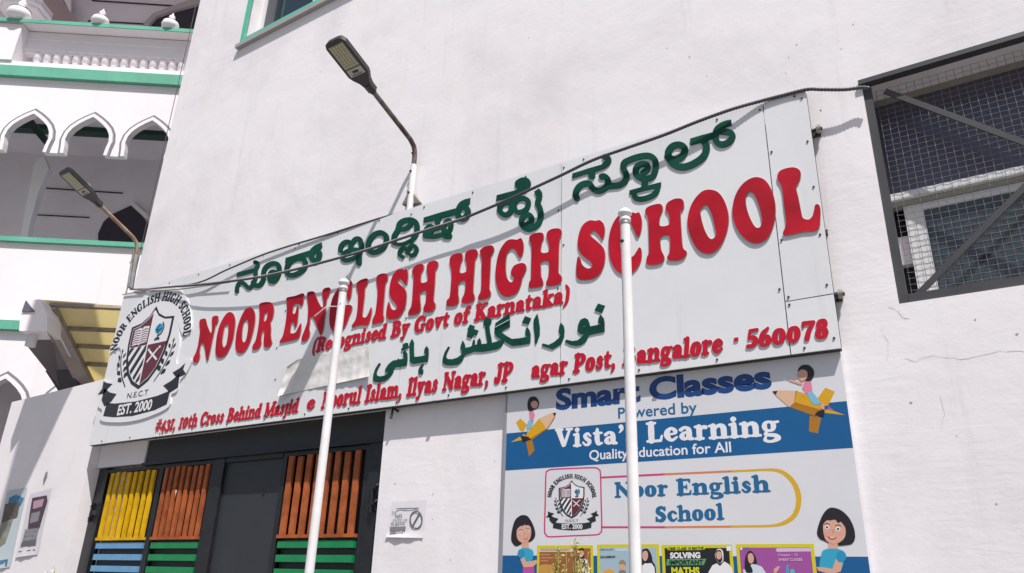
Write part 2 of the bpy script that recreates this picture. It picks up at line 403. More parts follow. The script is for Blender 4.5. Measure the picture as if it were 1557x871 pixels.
G = {
'N': (1.0, st(.20,0,1,.085)+st(.82,0,1,.085,b=0)+[Lm((.17,.90,.10),(.80,.13,.14))]),
'O': (.92, [ring(.44,.5,.44,.52,.16,.08)]),
'R': (.90, st(.23,0,1,.14)+[Cv((.25,.92,.07),(.52,.9,.08),(.66,.74,.14),(.52,.54,.08),(.25,.5,.06)),Cv((.42,.5,.09),(.60,.40,.13),(.66,.14,.11),(.82,.07,.06))]),
'E': (.80, st(.22,0,1,.14)+[Lm((.2,.93,.065),(.66,.93,.065),(.68,.78,.045)),Lm((.25,.5,.06),(.50,.5,.06)),Lm((.52,.62,.04),(.52,.38,.04)),Lm((.2,.07,.065),(.68,.07,.065),(.72,.26,.045))]),
'G': (.98, [Cv((.78,.74,.06),(.60,.90,.09),(.40,.92,.10),(.20,.72,.15),(.17,.42,.16),(.30,.14,.13),(.52,.07,.08),(.70,.16,.09)),Lm((.72,.12,.10),(.72,.40,.10)),Lm((.58,.44,.06),(.86,.44,.06)),Lm((.80,.90,.05),(.80,.68,.05))]),
'L': (.76, st(.22,0,1,.14)+[Lm((.2,.07,.065),(.62,.07,.065),(.68,.30,.05))]),
'I': (.50, st(.25,0,1,.14)),
'S': (.72, [Cv((.60,.74,.06),(.44,.92,.09),(.22,.84,.12),(.20,.62,.13),(.42,.48,.14),(.54,.28,.13),(.40,.10,.11),(.18,.12,.07),(.09,.30,.06)),Lm((.61,.94,.045),(.61,.72,.045)),Lm((.08,.06,.045),(.08,.30,.045))]),
'H': (1.02, st(.22,0,1,.135)+st(.80,0,1,.135)+[Lm((.2,.5,.07),(.8,.5,.07))]),
'C': (.86, [Cv((.74,.72,.06),(.58,.90,.09),(.38,.92,.10),(.18,.72,.15),(.16,.42,.16),(.28,.14,.13),(.52,.07,.09),(.76,.26,.06)),Lm((.76,.92,.05),(.76,.66,.05))]),
'B': (.88, st(.23,0,1,.14)+[Cv((.25,.93,.065),(.52,.91,.08),(.62,.75,.12),(.50,.58,.07),(.25,.54,.06)),Cv((.30,.54,.06),(.58,.50,.09),(.68,.28,.15),(.54,.09,.09),(.25,.065,.065))]),
'K': (.94, st(.23,0,1,.14)+[Cv((.34,.46,.06),(.60,.80,.07),(.70,.93,.07)),Lm((.58,.935,.06),(.84,.935,.06)),Lm((.42,.55,.10),(.70,.14,.14)),Lm((.56,.065,.065),(.90,.065,.065))]),
'M': (1.2, st(.17,0,1,.08)+st(1.0,0,1,.13)+[Lm((.20,.88,.12),(.54,.14,.12)),Lm((.56,.14,.07),(.94,.88,.07))]),
'J': (.62, st(.38,.2,1,.14,b=0)+[Cv((.38,.35,.14),(.34,.10,.12),(.16,.06,.09),(.10,.22,.10))]),
'P': (.84, st(.23,0,1,.14)+[Cv((.25,.93,.065),(.52,.91,.08),(.66,.70,.14),(.50,.47,.08),(.25,.43,.06))]),
'V': (.94, [Lm((.22,.90,.14),(.46,.12,.10)),Lm((.50,.12,.08),(.76,.90,.07)),Lm((.08,.935,.065),(.40,.935,.065)),Lm((.62,.935,.065),(.88,.935,.065))]),
'a': (.68, [Cv((.12,.53,.09),(.28,.63,.07),(.44,.54,.10),(.46,.34,.125),(.46,.14,.12),(.62,.07,.06)),('s',[(.42,.37,.05),(.24,.37,.07),(.15,.21,.11),(.25,.09,.08),(.42,.15,.05)],True,True)]),
'b': (.74, st(.20,.05,1,.125,b=0,t=2)+[ring(.40,.345,.33,.355,.13,.07)]),
'c': (.60, [Cv((.50,.52,.08),(.34,.63,.07),(.17,.50,.11),(.14,.32,.13),(.24,.12,.10),(.38,.07,.07),(.55,.20,.05))]),
'd': (.76, st(.54,.05,1,.125,b=0,t=2)+[ring(.33,.345,.32,.355,.13,.07),Lm((.56,.06,.06),(.72,.06,.06))]),
'e': (.62, [Cv((.16,.34,.05),(.48,.38,.06),(.50,.50,.09),(.34,.63,.07),(.17,.50,.11),(.14,.30,.13),(.24,.11,.09),(.38,.07,.07),(.56,.20,.05))]),
'f': (.50, st(.22,0,.88,.12,t=0)+[Cv((.22,.75,.12),(.28,.93,.09),(.44,.92,.09)),Lm((.06,.63,.06),(.44,.63,.06))]),
'g': (.70, [ring(.30,.44,.27,.26,.10,.06),Lm((.44,.60,.06),(.64,.62,.06)),Cv((.20,.20,.05),(.16,.08,.07),(.50,.02,.09),(.60,-.12,.10),(.34,-.24,.06),(.12,-.18,.07),(.14,-.04,.05))]),
'h': (.82, st(.20,0,1,.12,t=2)+[Cv((.24,.45,.05),(.42,.62,.08),(.60,.52,.12),(.61,.1,.115)),Lm((.46,.06,.06),(.77,.06,.06))]),
'i': (.42, st(.20,0,XH,.12,t=2)+[('s',[(.20,.87,.12)],False,False)]),
'j': (.42, [Lm((.22,XH-.06,.115),(.22,.05,.115)),Cv((.22,.10,.115),(.20,-.16,.09),(.04,-.20,.07)),Lm((.06,XH-.065,.06),(.22,XH-.065,.06))]),
'k': (.78, st(.20,0,1,.12,t=2)+[Lm((.28,.32,.06),(.56,.62,.06)),Lm((.44,.645,.055),(.70,.645,.055)),Lm((.36,.38,.09),(.58,.12,.11)),Lm((.46,.06,.06),(.76,.06,.06))]),
'l': (.42, st(.20,0,1,.12,t=2)),
'm': (1.18, st(.20,0,XH,.115,t=2)+[Cv((.24,.45,.05),(.38,.62,.08),(.54,.52,.115),(.55,.1,.11)),Lm((.44,.06,.06),(.70,.06,.06)),Cv((.58,.45,.05),(.76,.62,.08),(.92,.52,.115),(.93,.1,.11)),Lm((.80,.06,.06),(1.10,.06,.06))]),
'n': (.82, st(.20,0,XH,.12,t=2)+[Cv((.24,.45,.05),(.42,.62,.08),(.60,.52,.12),(.61,.1,.115)),Lm((.46,.06,.06),(.77,.06,.06))]),
'o': (.68, [ring(.32,.35,.32,.36,.135,.07)]),
'r': (.58, st(.20,0,XH,.12,t=2)+[Cv((.25,.42,.05),(.36,.60,.07),(.46,.58,.10))]),
's': (.54, [Cv((.43,.50,.05),(.30,.64,.07),(.16,.54,.09),(.24,.38,.10),(.38,.26,.10),(.34,.10,.08),(.18,.07,.06),(.07,.20,.05))]),
't': (.50, [Cv((.22,.84,.06),(.21,.6,.115),(.21,.3,.12),(.27,.10,.10),(.44,.12,.05)),Lm((.06,.63,.06),(.42,.63,.06))]),
'u': (.82, [Cv((.20,.6,.12),(.20,.26,.12),(.32,.09,.09),(.52,.16,.06)),Lm((.06,.635,.06),(.2,.635,.06)),Lm((.58,.08,.115),(.58,.6,.12)),Lm((.44,.635,.06),(.58,.635,.06)),Lm((.6,.06,.06),(.76,.06,.06))]),
'v': (.70, [Lm((.18,.60,.12),(.34,.10,.09)),Lm((.37,.10,.07),(.54,.60,.065)),Lm((.06,.64,.055),(.32,.64,.055)),Lm((.42,.64,.055),(.64,.64,.055))]),
'y': (.70, [Lm((.18,.60,.12),(.36,.10,.09)),Cv((.54,.60,.065),(.38,.08,.075),(.24,-.20,.09),(.12,-.18,.08)),Lm((.06,.64,.055),(.32,.64,.055)),Lm((.42,.64,.055),(.64,.64,.055))]),
'w': (1.0, [Lm((.18,.60,.11),(.30,.10,.08)),Lm((.33,.10,.06),(.46,.60,.06)),Lm((.50,.60,.11),(.64,.10,.08)),Lm((.67,.10,.06),(.82,.60,.06))]),
'(': (.42, [Cv((.34,1.02,.04),(.18,.76,.09),(.15,.4,.10),(.18,.06,.09),(.34,-.18,.04))]),
')': (.42, [Cv((.08,1.02,.04),(.24,.76,.09),(.27,.4,.10),(.24,.06,.09),(.08,-.18,.04))]),
',': (.34, [Cv((.16,.10,.11),(.20,-.06,.07),(.08,-.22,.03))]),
"'": (.34, [Cv((.16,.88,.11),(.20,.74,.07),(.08,.58,.03))]),
'.': (.32, [('s',[(.16,.12,.12)],False,False)]),
'-': (.50, [('q',[(.06,.32),(.36,.32),(.36,.52),(.06,.52)])]),
'#': (.84, [Lm((.26,.06,.055),(.36,.94,.055)),Lm((.52,.06,.055),(.62,.94,.055)),Lm((.10,.66,.055),(.78,.66,.055)),Lm((.08,.34,.055),(.76,.34,.055))]),
'0': (.78, [ring(.37,.40,.36,.42,.15,.075)]),
'1': (.54, st(.26,0,.82,.13)),
'3': (.66, [Cv((.10,.68,.06),(.30,.76,.08),(.50,.62,.11),(.34,.42,.07)),Cv((.30,.42,.06),(.54,.26,.13),(.40,-.02,.10),(.12,.02,.09))]),
'4': (.76, [Lm((.50,-.10,.10),(.50,.74,.10)),Lm((.44,.74,.07),(.10,.24,.06)),Lm((.10,.20,.07),(.72,.20,.07))]),
'5': (.68, [Lm((.20,.92,.07),(.58,.92,.08)),Lm((.20,.90,.06),(.16,.54,.06)),Cv((.16,.50,.05),(.38,.56,.08),(.54,.34,.14),(.38,.10,.10),(.12,.10,.09))]),
'6': (.74, [ring(.37,.28,.34,.30,.14,.07),Cv((.16,.30,.13),(.24,.66,.12),(.50,.92,.06))]),
'7': (.68, [Lm((.10,.90,.09),(.60,.88,.09)),Cv((.60,.84,.07),(.40,.5,.11),(.30,.10,.13)),Lm((.08,.90,.05),(.08,.72,.05))]),
'8': (.74, [ring(.36,.72,.28,.26,.12,.06),ring(.36,.27,.33,.29,.14,.07)]),
}
_gm = {}
def glyph_loops(ch, fat=0.0):
    k = (ch, fat)
    if k not in _gm:
        pr = [(p[0], [(a, b, c+fat) for a, b, c in p[1]])+tuple(p[2:]) if p[0] == 's' and fat else p for p in G[ch][1]]
        _gm[k] = outline(pr, .022, .004)
    return _gm[k]
_gmesh = {}
def glyph_mesh(ch, m, sidem, thick, key, shear=0.0):
    """mesh in the XZ plane, face towards -Y, thickness 1 unit (scaled by the object)"""
    k = (ch, key)
    if k not in _gmesh:
        mb = MB(); plate(mb, glyph_loops(ch, .02), lambda x, y: Vector((x+shear*y, -1, y)), (0, 1, 0)); me = mb.mesh('letter', m)
        if sidem: me.materials.append(sidem); side_mats(me)
        _gmesh[k] = me
    return _gmesh[k]
def side_mats(me):
    for p in me.polygons:
        if abs(p.normal.y) < .5: p.material_index = 1
def text_width(s, track=0.0): return sum((G[c][0] if c in G else .42)+track for c in s)
def fat_line(s, p0, p1, htop, Y, m, sidem, thick, parent, key, name='letter', track=.0):
    """s from baseline pixel p0 to p1 on the plane Y; cap height set by pixel htop above p0"""
    a = at(*p0, Y); b = at(*p1, Y); H = (at(*htop, Y)-a).length; W = (b-a).length
    sx = W/(text_width(s, track)-track); ang = math.atan2(b.z-a.z, b.x-a.x); x = 0
    for c in s:
        if c in G:
            me = glyph_mesh(c, m, sidem, thick, key+str(p0[0]), .13*H/sx)
            o = bpy.data.objects.new(name, me); COL.objects.link(o)
            o.scale = (sx, thick, H); o.rotation_euler = (0, -ang, 0)
            o.location = a+Vector((math.cos(ang)*x*sx, 0, math.sin(ang)*x*sx))
            adopt(o, parent)
            x += G[c][0]+track
        else: x += .42+track
def fat_flat(s, p0, p1, htop, Y, m, parent, name='printed_word', track=0.0, thick=.0003):
    """a flat printed line, one mesh per word"""
    a = at(*p0, Y); b = at(*p1, Y); H = (at(*htop, Y)-a).length; W = (b-a).length
    sx = W/(text_width(s, track)-track); ex = (b-a).normalized(); x = 0
    for w_ in s.split(' '):
        mb = MB()
        for c in w_:
            xo = x
            plate(mb, glyph_loops(c), lambda u, v: a+ex*((xo+u)*sx)+Vector((0,0,v*H)), (0, thick, 0)); x += G[c][0]+track
        mb.build(name, m, parent); x += .42+track
def sans_mesh_pts(s, bold=.0, spacing=1.0):
    cu = bpy.data.curves.new('t', 'FONT'); cu.body = s; cu.offset = bold; cu.space_character = spacing; cu.resolution_u = 4; cu.fill_mode = 'FRONT'
    ob = bpy.data.objects.new('t', cu); COL.objects.link(ob)
    dg = bpy.context.evaluated_depsgraph_get(); dg.update()
    me = bpy.data.meshes.new_from_object(ob.evaluated_get(dg))
    vs = [v.co.copy() for v in me.vertices]; fs = [tuple(p.vertices) for p in me.polygons]
    bpy.data.objects.remove(ob); bpy.data.curves.remove(cu); bpy.data.meshes.remove(me)
    return vs, fs
def sans_flat(s, p0, p1, htop, Y, m, parent, bold=0.0, name='printed_text', spacing=1.0):
    vs, fs = sans_mesh_pts(s, bold, spacing)
    x0 = min(v.x for v in vs); x1 = max(v.x for v in vs)
    a = at(*p0, Y); b = at(*p1, Y); H = (at(*htop, Y)-a).length; W = (b-a).length; ex = (b-a).normalized()
    cap = .729*1.0
    out = [a+ex*((v.x-x0)/(x1-x0)*W)+Vector((0,0,v.y/cap*H)) for v in vs]
    if fs:
        f0 = fs[0]; nn = (out[f0[1]]-out[f0[0]]).cross(out[f0[2]]-out[f0[0]])
        if nn.y > 0: fs = [f[::-1] for f in fs]
    # cut into words at the widest gaps
    ns = s.count(' '); iv = sorted((min(vs[i].x for i in f), max(vs[i].x for i in f), k) for k, f in enumerate(fs)); gaps = []; hi = iv[0][1]
    for lo_, h2, k in iv:
        if lo_ > hi: gaps.append((lo_-hi, (lo_+hi)/2))
        hi = max(hi, h2)
    cuts = sorted(g[1] for g in sorted(gaps, reverse=True)[:ns])
    for q in range(ns+1):
        l_, h_ = ([-1e9]+cuts)[q], (cuts+[1e9])[q]
        sel = [fs[k] for lo_, h2, k in iv if l_ <= lo_ < h_]
        if not sel: continue
        used = sorted({i for f in sel for i in f}); ix = {v: n for n, v in enumerate(used)}
        mb = MB(); mb.add([out[v] for v in used], [tuple(ix[i] for i in f) for f in sel]); mb.build(name.replace('text', 'word'), m, parent)

# ================================================================== THE SETTING
E0 = EYE.z
def rel(x, y, z): return Vector((x, y, z+E0))

g = MB(); g.add([(-120,-120,0),(120,-120,0),(120,120,0),(-120,120,0)], [(0,1,2,3)])
link('ground', g.mesh('ground', M_GND), kind='structure')
rd = MB(); rd.add([(-60,-3.2,.004),(60,-3.2,.004),(60,1.6,.004),(-60,1.6,.004)], [(0,1,2,3)])
link('road', rd.mesh('road', mat('asphalt', (.06,.058,.056), .9, var=.25, vscale=3, bump=.3, bscale=120)), kind='structure')

# --- school building: one front wall with openings, side and roof
ZL = 1.10+E0
WR = (-.31, 1.08, 1.27+E0, 2.49+E0)          # caged window
WL = (-5.85, -4.15, 5.07+E0, 6.35+E0)        # green trimmed window
bld = thing('school_building', (0, Y_WALL, 0), 'tall pinkish white rendered school wall behind the big name board', 'building')
fw = MB()
outer = [(-6.81,ZL),(-3.405,ZL),(-3.405,0),(6.0,0),(6.0,12.6),(-6.81,12.6)]
h1 = [(WR[0],WR[2]),(WR[1],WR[2]),(WR[1],WR[3]),(WR[0],WR[3])]
h2 = [(WL[0],WL[2]),(WL[1],WL[2]),(WL[1],WL[3]),(WL[0],WL[3])]
plate(fw, [outer, h1, h2], lambda x, z: Vector((x, Y_WALL, z)), (0, .24, 0))
fw.build('front_wall', M_WALL, bld)
bk = MB()
bk.box((-6.81,Y_WALL+.24,ZL+.3),(-6.6,7.0,12.6)); bk.box((5.8,Y_WALL+.24,0),(6.0,7.0,12.6)); bk.box((-6.6,6.8,0),(5.8,7.0,12.6))
bk.build('rear_wall', M_WALL2, bld)
rf = MB(); rf.box((-6.9,Y_WALL-.1,12.603),(6.1,7.1,12.8)); rf.build('roof', M_WALL2, bld)
fl = MB(); fl.box((-6.6,Y_WALL+.24,ZL+.45),(5.8,6.8,ZL+.6)); fl.box((-6.6,Y_WALL+.24,6.0),(5.8,6.8,6.15)); fl.build('floor_slab', M_MIN, bld)
# narrow plaster fillets at the door head
fp = MB(); fp.box((-6.885,Y_GATE-.012,.906+E0),(-6.175,Y_GATE+.12,ZL-.003)); fp.build('door_head_plaster', M_WALL2, bld)
# hairline cracks, chips and pits in the render
M_CRK = mat('crack_grey', (.54,.50,.51), .95); M_CHIP = mat('chip_grey', (.46,.42,.43), .9)
def crack(pts, w):
    q = [at(x, y, Y_WALL)+Vector((0,-.0012,0)) for x, y in pts]; fine = []
    for a, b in zip(q[:-1], q[1:]):
        for k in range(5):
            c = a.lerp(b, k/5); fine.append(c+Vector((random.uniform(-.004,.004),0,random.uniform(-.004,.004))))
    fine.append(q[-1]); mb = MB()
    for a, b in zip(fine[:-1], fine[1:]):
        d = (b-a).normalized(); s_ = Vector((-d.z,0,d.x))*w*random.uniform(.35,1)
        mb.add([a-s_, b-s_*.8, b+s_*.8, a+s_], [(0,1,2,3) if d.x > 0 else (3,2,1,0)])
    mb.build('hairline_crack', M_CRK, bld)
for pts, w in (([(1352,466),(1366,472),(1371,482),(1384,485)],.0018),([(1375,545),(1392,549),(1418,541),(1460,546),(1520,533),(1570,535)],.0014),([(1340,500),(1352,520),(1349,548)],.0010),([(1430,600),(1436,630),(1431,655)],.0008)): crack(pts, w)
random.seed(21)
for k in range(26):
    px, py = random.choice(((random.uniform(330,1290), random.uniform(10,300)), (random.uniform(1290,1550), random.uniform(480,860)), (random.uniform(600,755), random.uniform(680,860)), (random.uniform(1000,1300), random.uniform(20,120))))
    if px < 1230 and py > 440-(px-190)*.301-6 and px > 560 and py < 640: continue
    s = random.choice((.8,1.0,1.2,1.8)); c = at(px, py, Y_WALL)
    if c.x < -6.7: continue
    mb = MB(); mb.prism([c+Vector((math.cos(a)*s/300*random.uniform(.5,1.3), -.0022, math.sin(a)*s/300*random.uniform(.4,1.2))) for a in [i*math.pi/3 for i in range(6)]], (0,.0018,0))
    mb.build('render_chip', M_CHIP if k % 3 else M_CRK, bld)
random.seed(7)

# --- compound wall left of the gate
cw = MB()
cw.prism([(-8.65,Y_WALL,0),(-6.89,Y_WALL,0),(-6.89,Y_WALL,1.712+E0),(-8.65,Y_WALL,1.668+E0)], (0,.26,0))
tag(cw.build('compound_wall', M_WALL2), 'plain whitewashed wall left of the gate carrying two pasted notices', 'wall')

# --- caged window on the right
cage = thing('caged_window', (.8, Y_WALL, WR[2]), 'wide window behind dark grey wire mesh cage at the right edge', 'window')
fr = .05
def bar(a, b, w, d, name, m, parent):
    mb = MB(); mb.quadbar(a, b, w, d, (0,-1,0)); return mb.build(name, m, parent)
yF = Y_WALL+.030
bar((WR[0]+.020,yF,WR[2]+.001),(WR[0]+.020,yF,WR[3]-.02),.038,.04,'frame_bar',M_FRAME,cage)
bar((WR[1]-.020,yF,WR[2]+.001),(WR[1]-.020,yF,WR[3]-.02),.038,.04,'frame_bar',M_FRAME,cage)
bar((WR[0]+.040,yF,WR[2]+.023),(WR[1]-.040,yF,WR[2]+.026),.044,.038,'frame_bar',M_FRAME,cage)
bar((WR[0]-.012,yF-.028,WR[3]-.004),(WR[1]+.01,yF-.028,WR[3]-.004),.026,.05,'frame_bar',M_FRAME,cage)
cxm, czm = .385, 1.86+E0
for x0, z0 in ((WR[0]+.10, WR[3]-.07), (WR[0]+.06, WR[2]+.03), (WR[1]-.09, WR[3]-.07), (WR[1]-.06, WR[2]+.03)):
    bar((x0, yF-.005 if z0 > 3.9 else yF+.018, z0),(cxm+(-.02 if x0 < cxm else .02), yF-.005 if z0 > 3.9 else yF+.018, czm+(.03 if z0 > 3.9 else -.03)),.028,.010,'brace',M_FRAME,cage)
wm = MB(); pit = .0355; pz = .030
nx = int((WR[1]-WR[0]-.1)/pit); nz = int((WR[3]-WR[2]-.07)/pz)
for i in range(nx+1):
    x = WR[0]+.055+i*pit
    pts = []
    for j in range(nz*2+1):
        pts.append((x, yF+.028+(.0022 if j % 2 else 0)*(1 if (i+j//2) % 2 else -1), WR[2]+.045+j*pz/2))
    wm.tube(pts[::2] if False else pts, .0011, 4, False)
for j in range(nz+1):
    z = WR[2]+.045+j*pz
    wm.tube([(WR[0]+.05+i*pit, yF+.028+(.0022 if (i+j) % 2 else -.0022), z) for i in range(nx+2)], .0011, 4, False)
wm.build('wire_mesh', M_WIRE, cage, kind='stuff')
# inner window: transom, frame, panes
yI = Y_WALL+.20
def pane(x0, x1, z0, z1, y, m, name, parent, th=.006):
    mb = MB(); mb.box((x0,y,z0),(x1,y+th,z1)); return mb.build(name, m, parent)
def P3(px, py, Y): return at(px, py, Y)
zt = at(1360, 300, yI-.03).z
def bx(lo, hi, name, m, parent):
    mb = MB(); mb.box(lo, hi); return mb.build(name, m, parent)
bx((WR[0]-.0,yI-.040,zt-.020),(WR[1],yI+.06,zt+.016),'transom',M_ALU,cage)
bx((WR[0]-.0,yI-.012,zt-.046),(WR[1],yI+.05,zt-.0205),'transom_lip',mat('transom_olive',(.30,.29,.25),.5),cage)
for x0 in (WR[0]+.075, WR[0]+.76):
    wS = .60
    sm_ = MB()
    plate(sm_, [[(x0,WR[2]),(x0+wS,WR[2]),(x0+wS,zt-.048),(x0,zt-.048)],[(x0+.085,WR[2]+.05),(x0+wS-.06,WR[2]+.05),(x0+wS-.06,zt-.082),(x0+.085,zt-.082)]], lambda x,z: Vector((x,yI,z)), (0,.03,0)); so_ = sm_.build('sash', M_ALU, cage)
    bx((x0+.08,yI+.012,WR[2]+.045),(x0+wS-.055,yI+.018,zt-.078),'pane',glass('glass_dark_green',(.045,.055,.06)),so_)
bx((WR[0]+.001,yI-.10,WR[2]),(WR[0]+.012,yI+.04,zt-.048),'jamb_strip',M_ALU,cage)
bx((WR[0]+.0,yI+.012,zt+.021),(WR[1],yI+.02,WR[3]-.035),'fanlight_pane',glass('glass_dark_blue',(.06,.055,.085), .3),cage)
bx((WR[0],yI,WR[3]-.034),(WR[1],yI+.04,WR[3]),'head_rail',mat('head_rail_ochre',(.25,.235,.20),.6),cage)
bx((WR[0]-.2,yI+.09,WR[2]-.1),(WR[1]+.2,yI+.11,WR[3]+.1),'backing',mat('room_dark',(.03,.03,.035),.9),cage)

# --- green trimmed window, top left
gw = thing('window', (-5.0, Y_WALL, WL[2]), 'small window with mint green surround high on the wall, cut by the top edge', 'window')
x0,x1,z0,z1 = WL
mb = MB(); plate(mb, [[(x0-.0,z0-.0),(x1,z0),(x1,z1),(x0,z1)], [(x0+.05,z0+.06),(x1-.05,z0+.06),(x1-.05,z1-.05),(x0+.05,z1-.05)]], lambda x,z: Vector((x,Y_WALL-.022,z)), (0,.020,0)); mb.build('surround', M_TGRN, gw)
bx((x0-.03,Y_WALL-.045,z0-.045),(x1+.03,Y_WALL-.003,z0-.003),'sill',mat('sill_grey',(.35,.33,.33),.7),gw)
yG = Y_WALL+.17
plt = MB(); plate(plt, [[(x0+.001,z0+.001),(x1-.001,z0+.001),(x1-.001,z1-.001),(x0+.001,z1-.001)], [(x0+.05,z0+.06),(x0+.80,z0+.06),(x0+.80,z1-.05),(x0+.05,z1-.05)], [(x0+.86,z0+.06),(x1-.06,z0+.06),(x1-.06,z1-.05),(x0+.86,z1-.05)]], lambda x,z: Vector((x,yG,z)), (0,.03,0)); sa_ = plt.build('sash', M_ALU, gw)
bx((x0+.045,yG+.012,z0+.055),(x0+.805,yG+.018,z1-.045),'pane',glass('glass_slate',(.03,.04,.055)),sa_)
bx((x0+.855,yG+.012,z0+.055),(x1-.055,yG+.018,z1-.045),'pane',glass('glass_slate'),sa_)
bx((x0-.1,yG+.06,z0-.1),(x1+.1,yG+.07,z1+.1),'backing',mat('room_dark',(.03,.03,.035),.9),gw)

# ================================================================== GATE
gate = thing('school_gate', (-5.1, Y_GATE, 0), 'black steel gate with yellow and brown vertical slats over blue and green horizontal slats', 'gate')
T0 = .905+E0
def gb(x0,x1,z0,z1,y0,y1,name,m,par=None): return bx((x0,y0,z0),(x1,y1,z1),name,m,par or gate)
gb(-6.17,-3.408,T0+.001,ZL-.003,Y_GATE,Y_GATE+.05,'header_plate',M_PLATE)
gb(-6.17,-3.408,T0-.02,T0,Y_GATE-.03,Y_GATE+.05,'header_angle',M_STEEL)
gb(-6.885,-6.765,.0,T0-.005,Y_GATE+.02,Y_GATE+.10,'gate_post',M_STEEL)
gb(-3.58,-3.408,.0,T0-.022,Y_GATE-.02,Y_GATE+.06,'gate_post',M_STEEL)
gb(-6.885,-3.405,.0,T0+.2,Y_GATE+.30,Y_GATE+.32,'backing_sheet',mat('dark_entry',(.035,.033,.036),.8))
def leaf(x0, x1, cols, splitz=.30+E0):
    """one gate leaf: outer frame, then columns of slats"""
    w = .045
    f = MB(); f.box((x0,Y_GATE,.05),(x0+w,Y_GATE+.04,T0-.024)); f.box((x1-w,Y_GATE,.05),(x1,Y_GATE+.04,T0-.024))
    f.box((x0+w,Y_GATE+.001,T0-.054),(x1-w,Y_GATE+.039,T0-.025)); f.box((x0+w,Y_GATE+.001,.051),(x1-w,Y_GATE+.039,.10))
    lf = f.build('gate_leaf', M_STEEL, gate)
    for (a, b, mv, mh) in cols:
        gb(a,b,splitz-.012,splitz+.010,Y_GATE-.012,Y_GATE+.035,'shelf_bar',mv,lf)
        n = 8; pw = (b-a)/n
        for i in range(n):
            xa = a+i*pw+pw*.20; jz = random.uniform(-.008,.008)
            ob = gb(xa,xa+pw*.54,splitz+.011,.848+E0+jz,Y_GATE-.006+random.uniform(-.003,.003),Y_GATE+.010,'upright_slat',mv,lf)
        z = splitz-.053
        while z > .2:
            gb(a+.01,b-.01,z-.023,z+.023,Y_GATE-.002,Y_GATE+.026,'cross_slat',mh,lf); z -= .090
        gb(a,b,.10,splitz-.013,Y_GATE+.045,Y_GATE+.049,'leaf_sheet',M_PLATE,lf)
leaf(-6.75,-5.215,[(-6.655,-5.965,M_YEL,M_SBLU),(-5.875,-5.265,M_BRN,M_SGRN)])
gb(-5.95,-5.89,.10,T0-.055,Y_GATE,Y_GATE+.04,'mullion',M_STEEL)
gb(-5.21,-5.10,.05,T0-.024,Y_GATE-.01,Y_GATE+.05,'mullion',M_STEEL)
gb(-5.098,-4.452,.05,T0-.06,Y_GATE+.015,Y_GATE+.03,'plain_panel',M_PLATE)
gb(-5.098,-4.452,T0-.058,T0-.022,Y_GATE-.005,Y_GATE+.04,'panel_rail',M_STEEL)
leaf(-4.45,-3.59,[(-4.395,-3.655,M_BRN,M_SGRN)])
for x, y, z in ((-6.80,Y_GATE-.02,.52+E0),(-3.50,Y_GATE-.045,.52+E0)):
    h = MB(); h.tube([(x,y,z-.085),(x,y,z+.085)],.011,8); h.box((x-.035,y+.012,z-.075),(x+.035,y+.02,z-.02)); h.box((x-.035,y+.012,z+.02),(x+.035,y+.02,z+.075))
    for dz in (-.05,.05):
        h.tube([(x-.02,y-.002,z+dz),(x+.03,y-.012,z+dz+.02),(x+.034,y+.01,z+dz+.04)],.006,6)
    h.build('hinge', M_STEEL, gate)
# pale paper scraps caught on the slats
for px, py, s in ((268,748,3.2),(176,776,2.6)):
    c = at(px, py, Y_GATE-.012); mb = MB(); mb.add([c+Vector((-s*.006,0,s*.006)),c+Vector((s*.007,-.01,s*.004)),c+Vector((s*.001,-.004,-s*.010))],[(0,2,1)]); mb.build('paper_scrap', M_WHT, gate)

# ================================================================== MOSQUE BEHIND, LEFT
mq = thing('mosque', tuple(ms(-5.2, 0, 0)), 'white mosque front with green bands, scalloped arches and a balustraded balcony', 'mosque')
def zat(px, py, w=0): return mp(px, py, w).z
def sat(px, py, w=0): return mp(px, py, w).dot(MU)
SL, SRt = -9.6, -2.6
def mbox(s0, s1, z0, z1, w0, w1):
    mb = MB(); v = [ms(s, z, w) for z in (z0,z1) for s, w in ((s0,w0),(s1,w0),(s1,w1),(s0,w1))]
    return mb.add(v, [(0,3,2,1),(4,5,6,7),(0,1,5,4),(1,2,6,5),(2,3,7,6),(3,0,4,7)])
def mpart(name, m, *a): return mbox(*a).build(name, m, mq)
X0 = 130
zRailT, zRailB = zat(X0,41), zat(X0,46)          # upper rail, green
zRec = zat(X0, 76)                              # underside of rail moulding
zBal = zat(X0, 101); zBandT, zBandB = zat(X0,110), zat(X0,125)
zRail2T, zRail2B = zat(X0,367), zat(X0,374)
zB2T, zB2B = zat(20,489), zat(20,503)
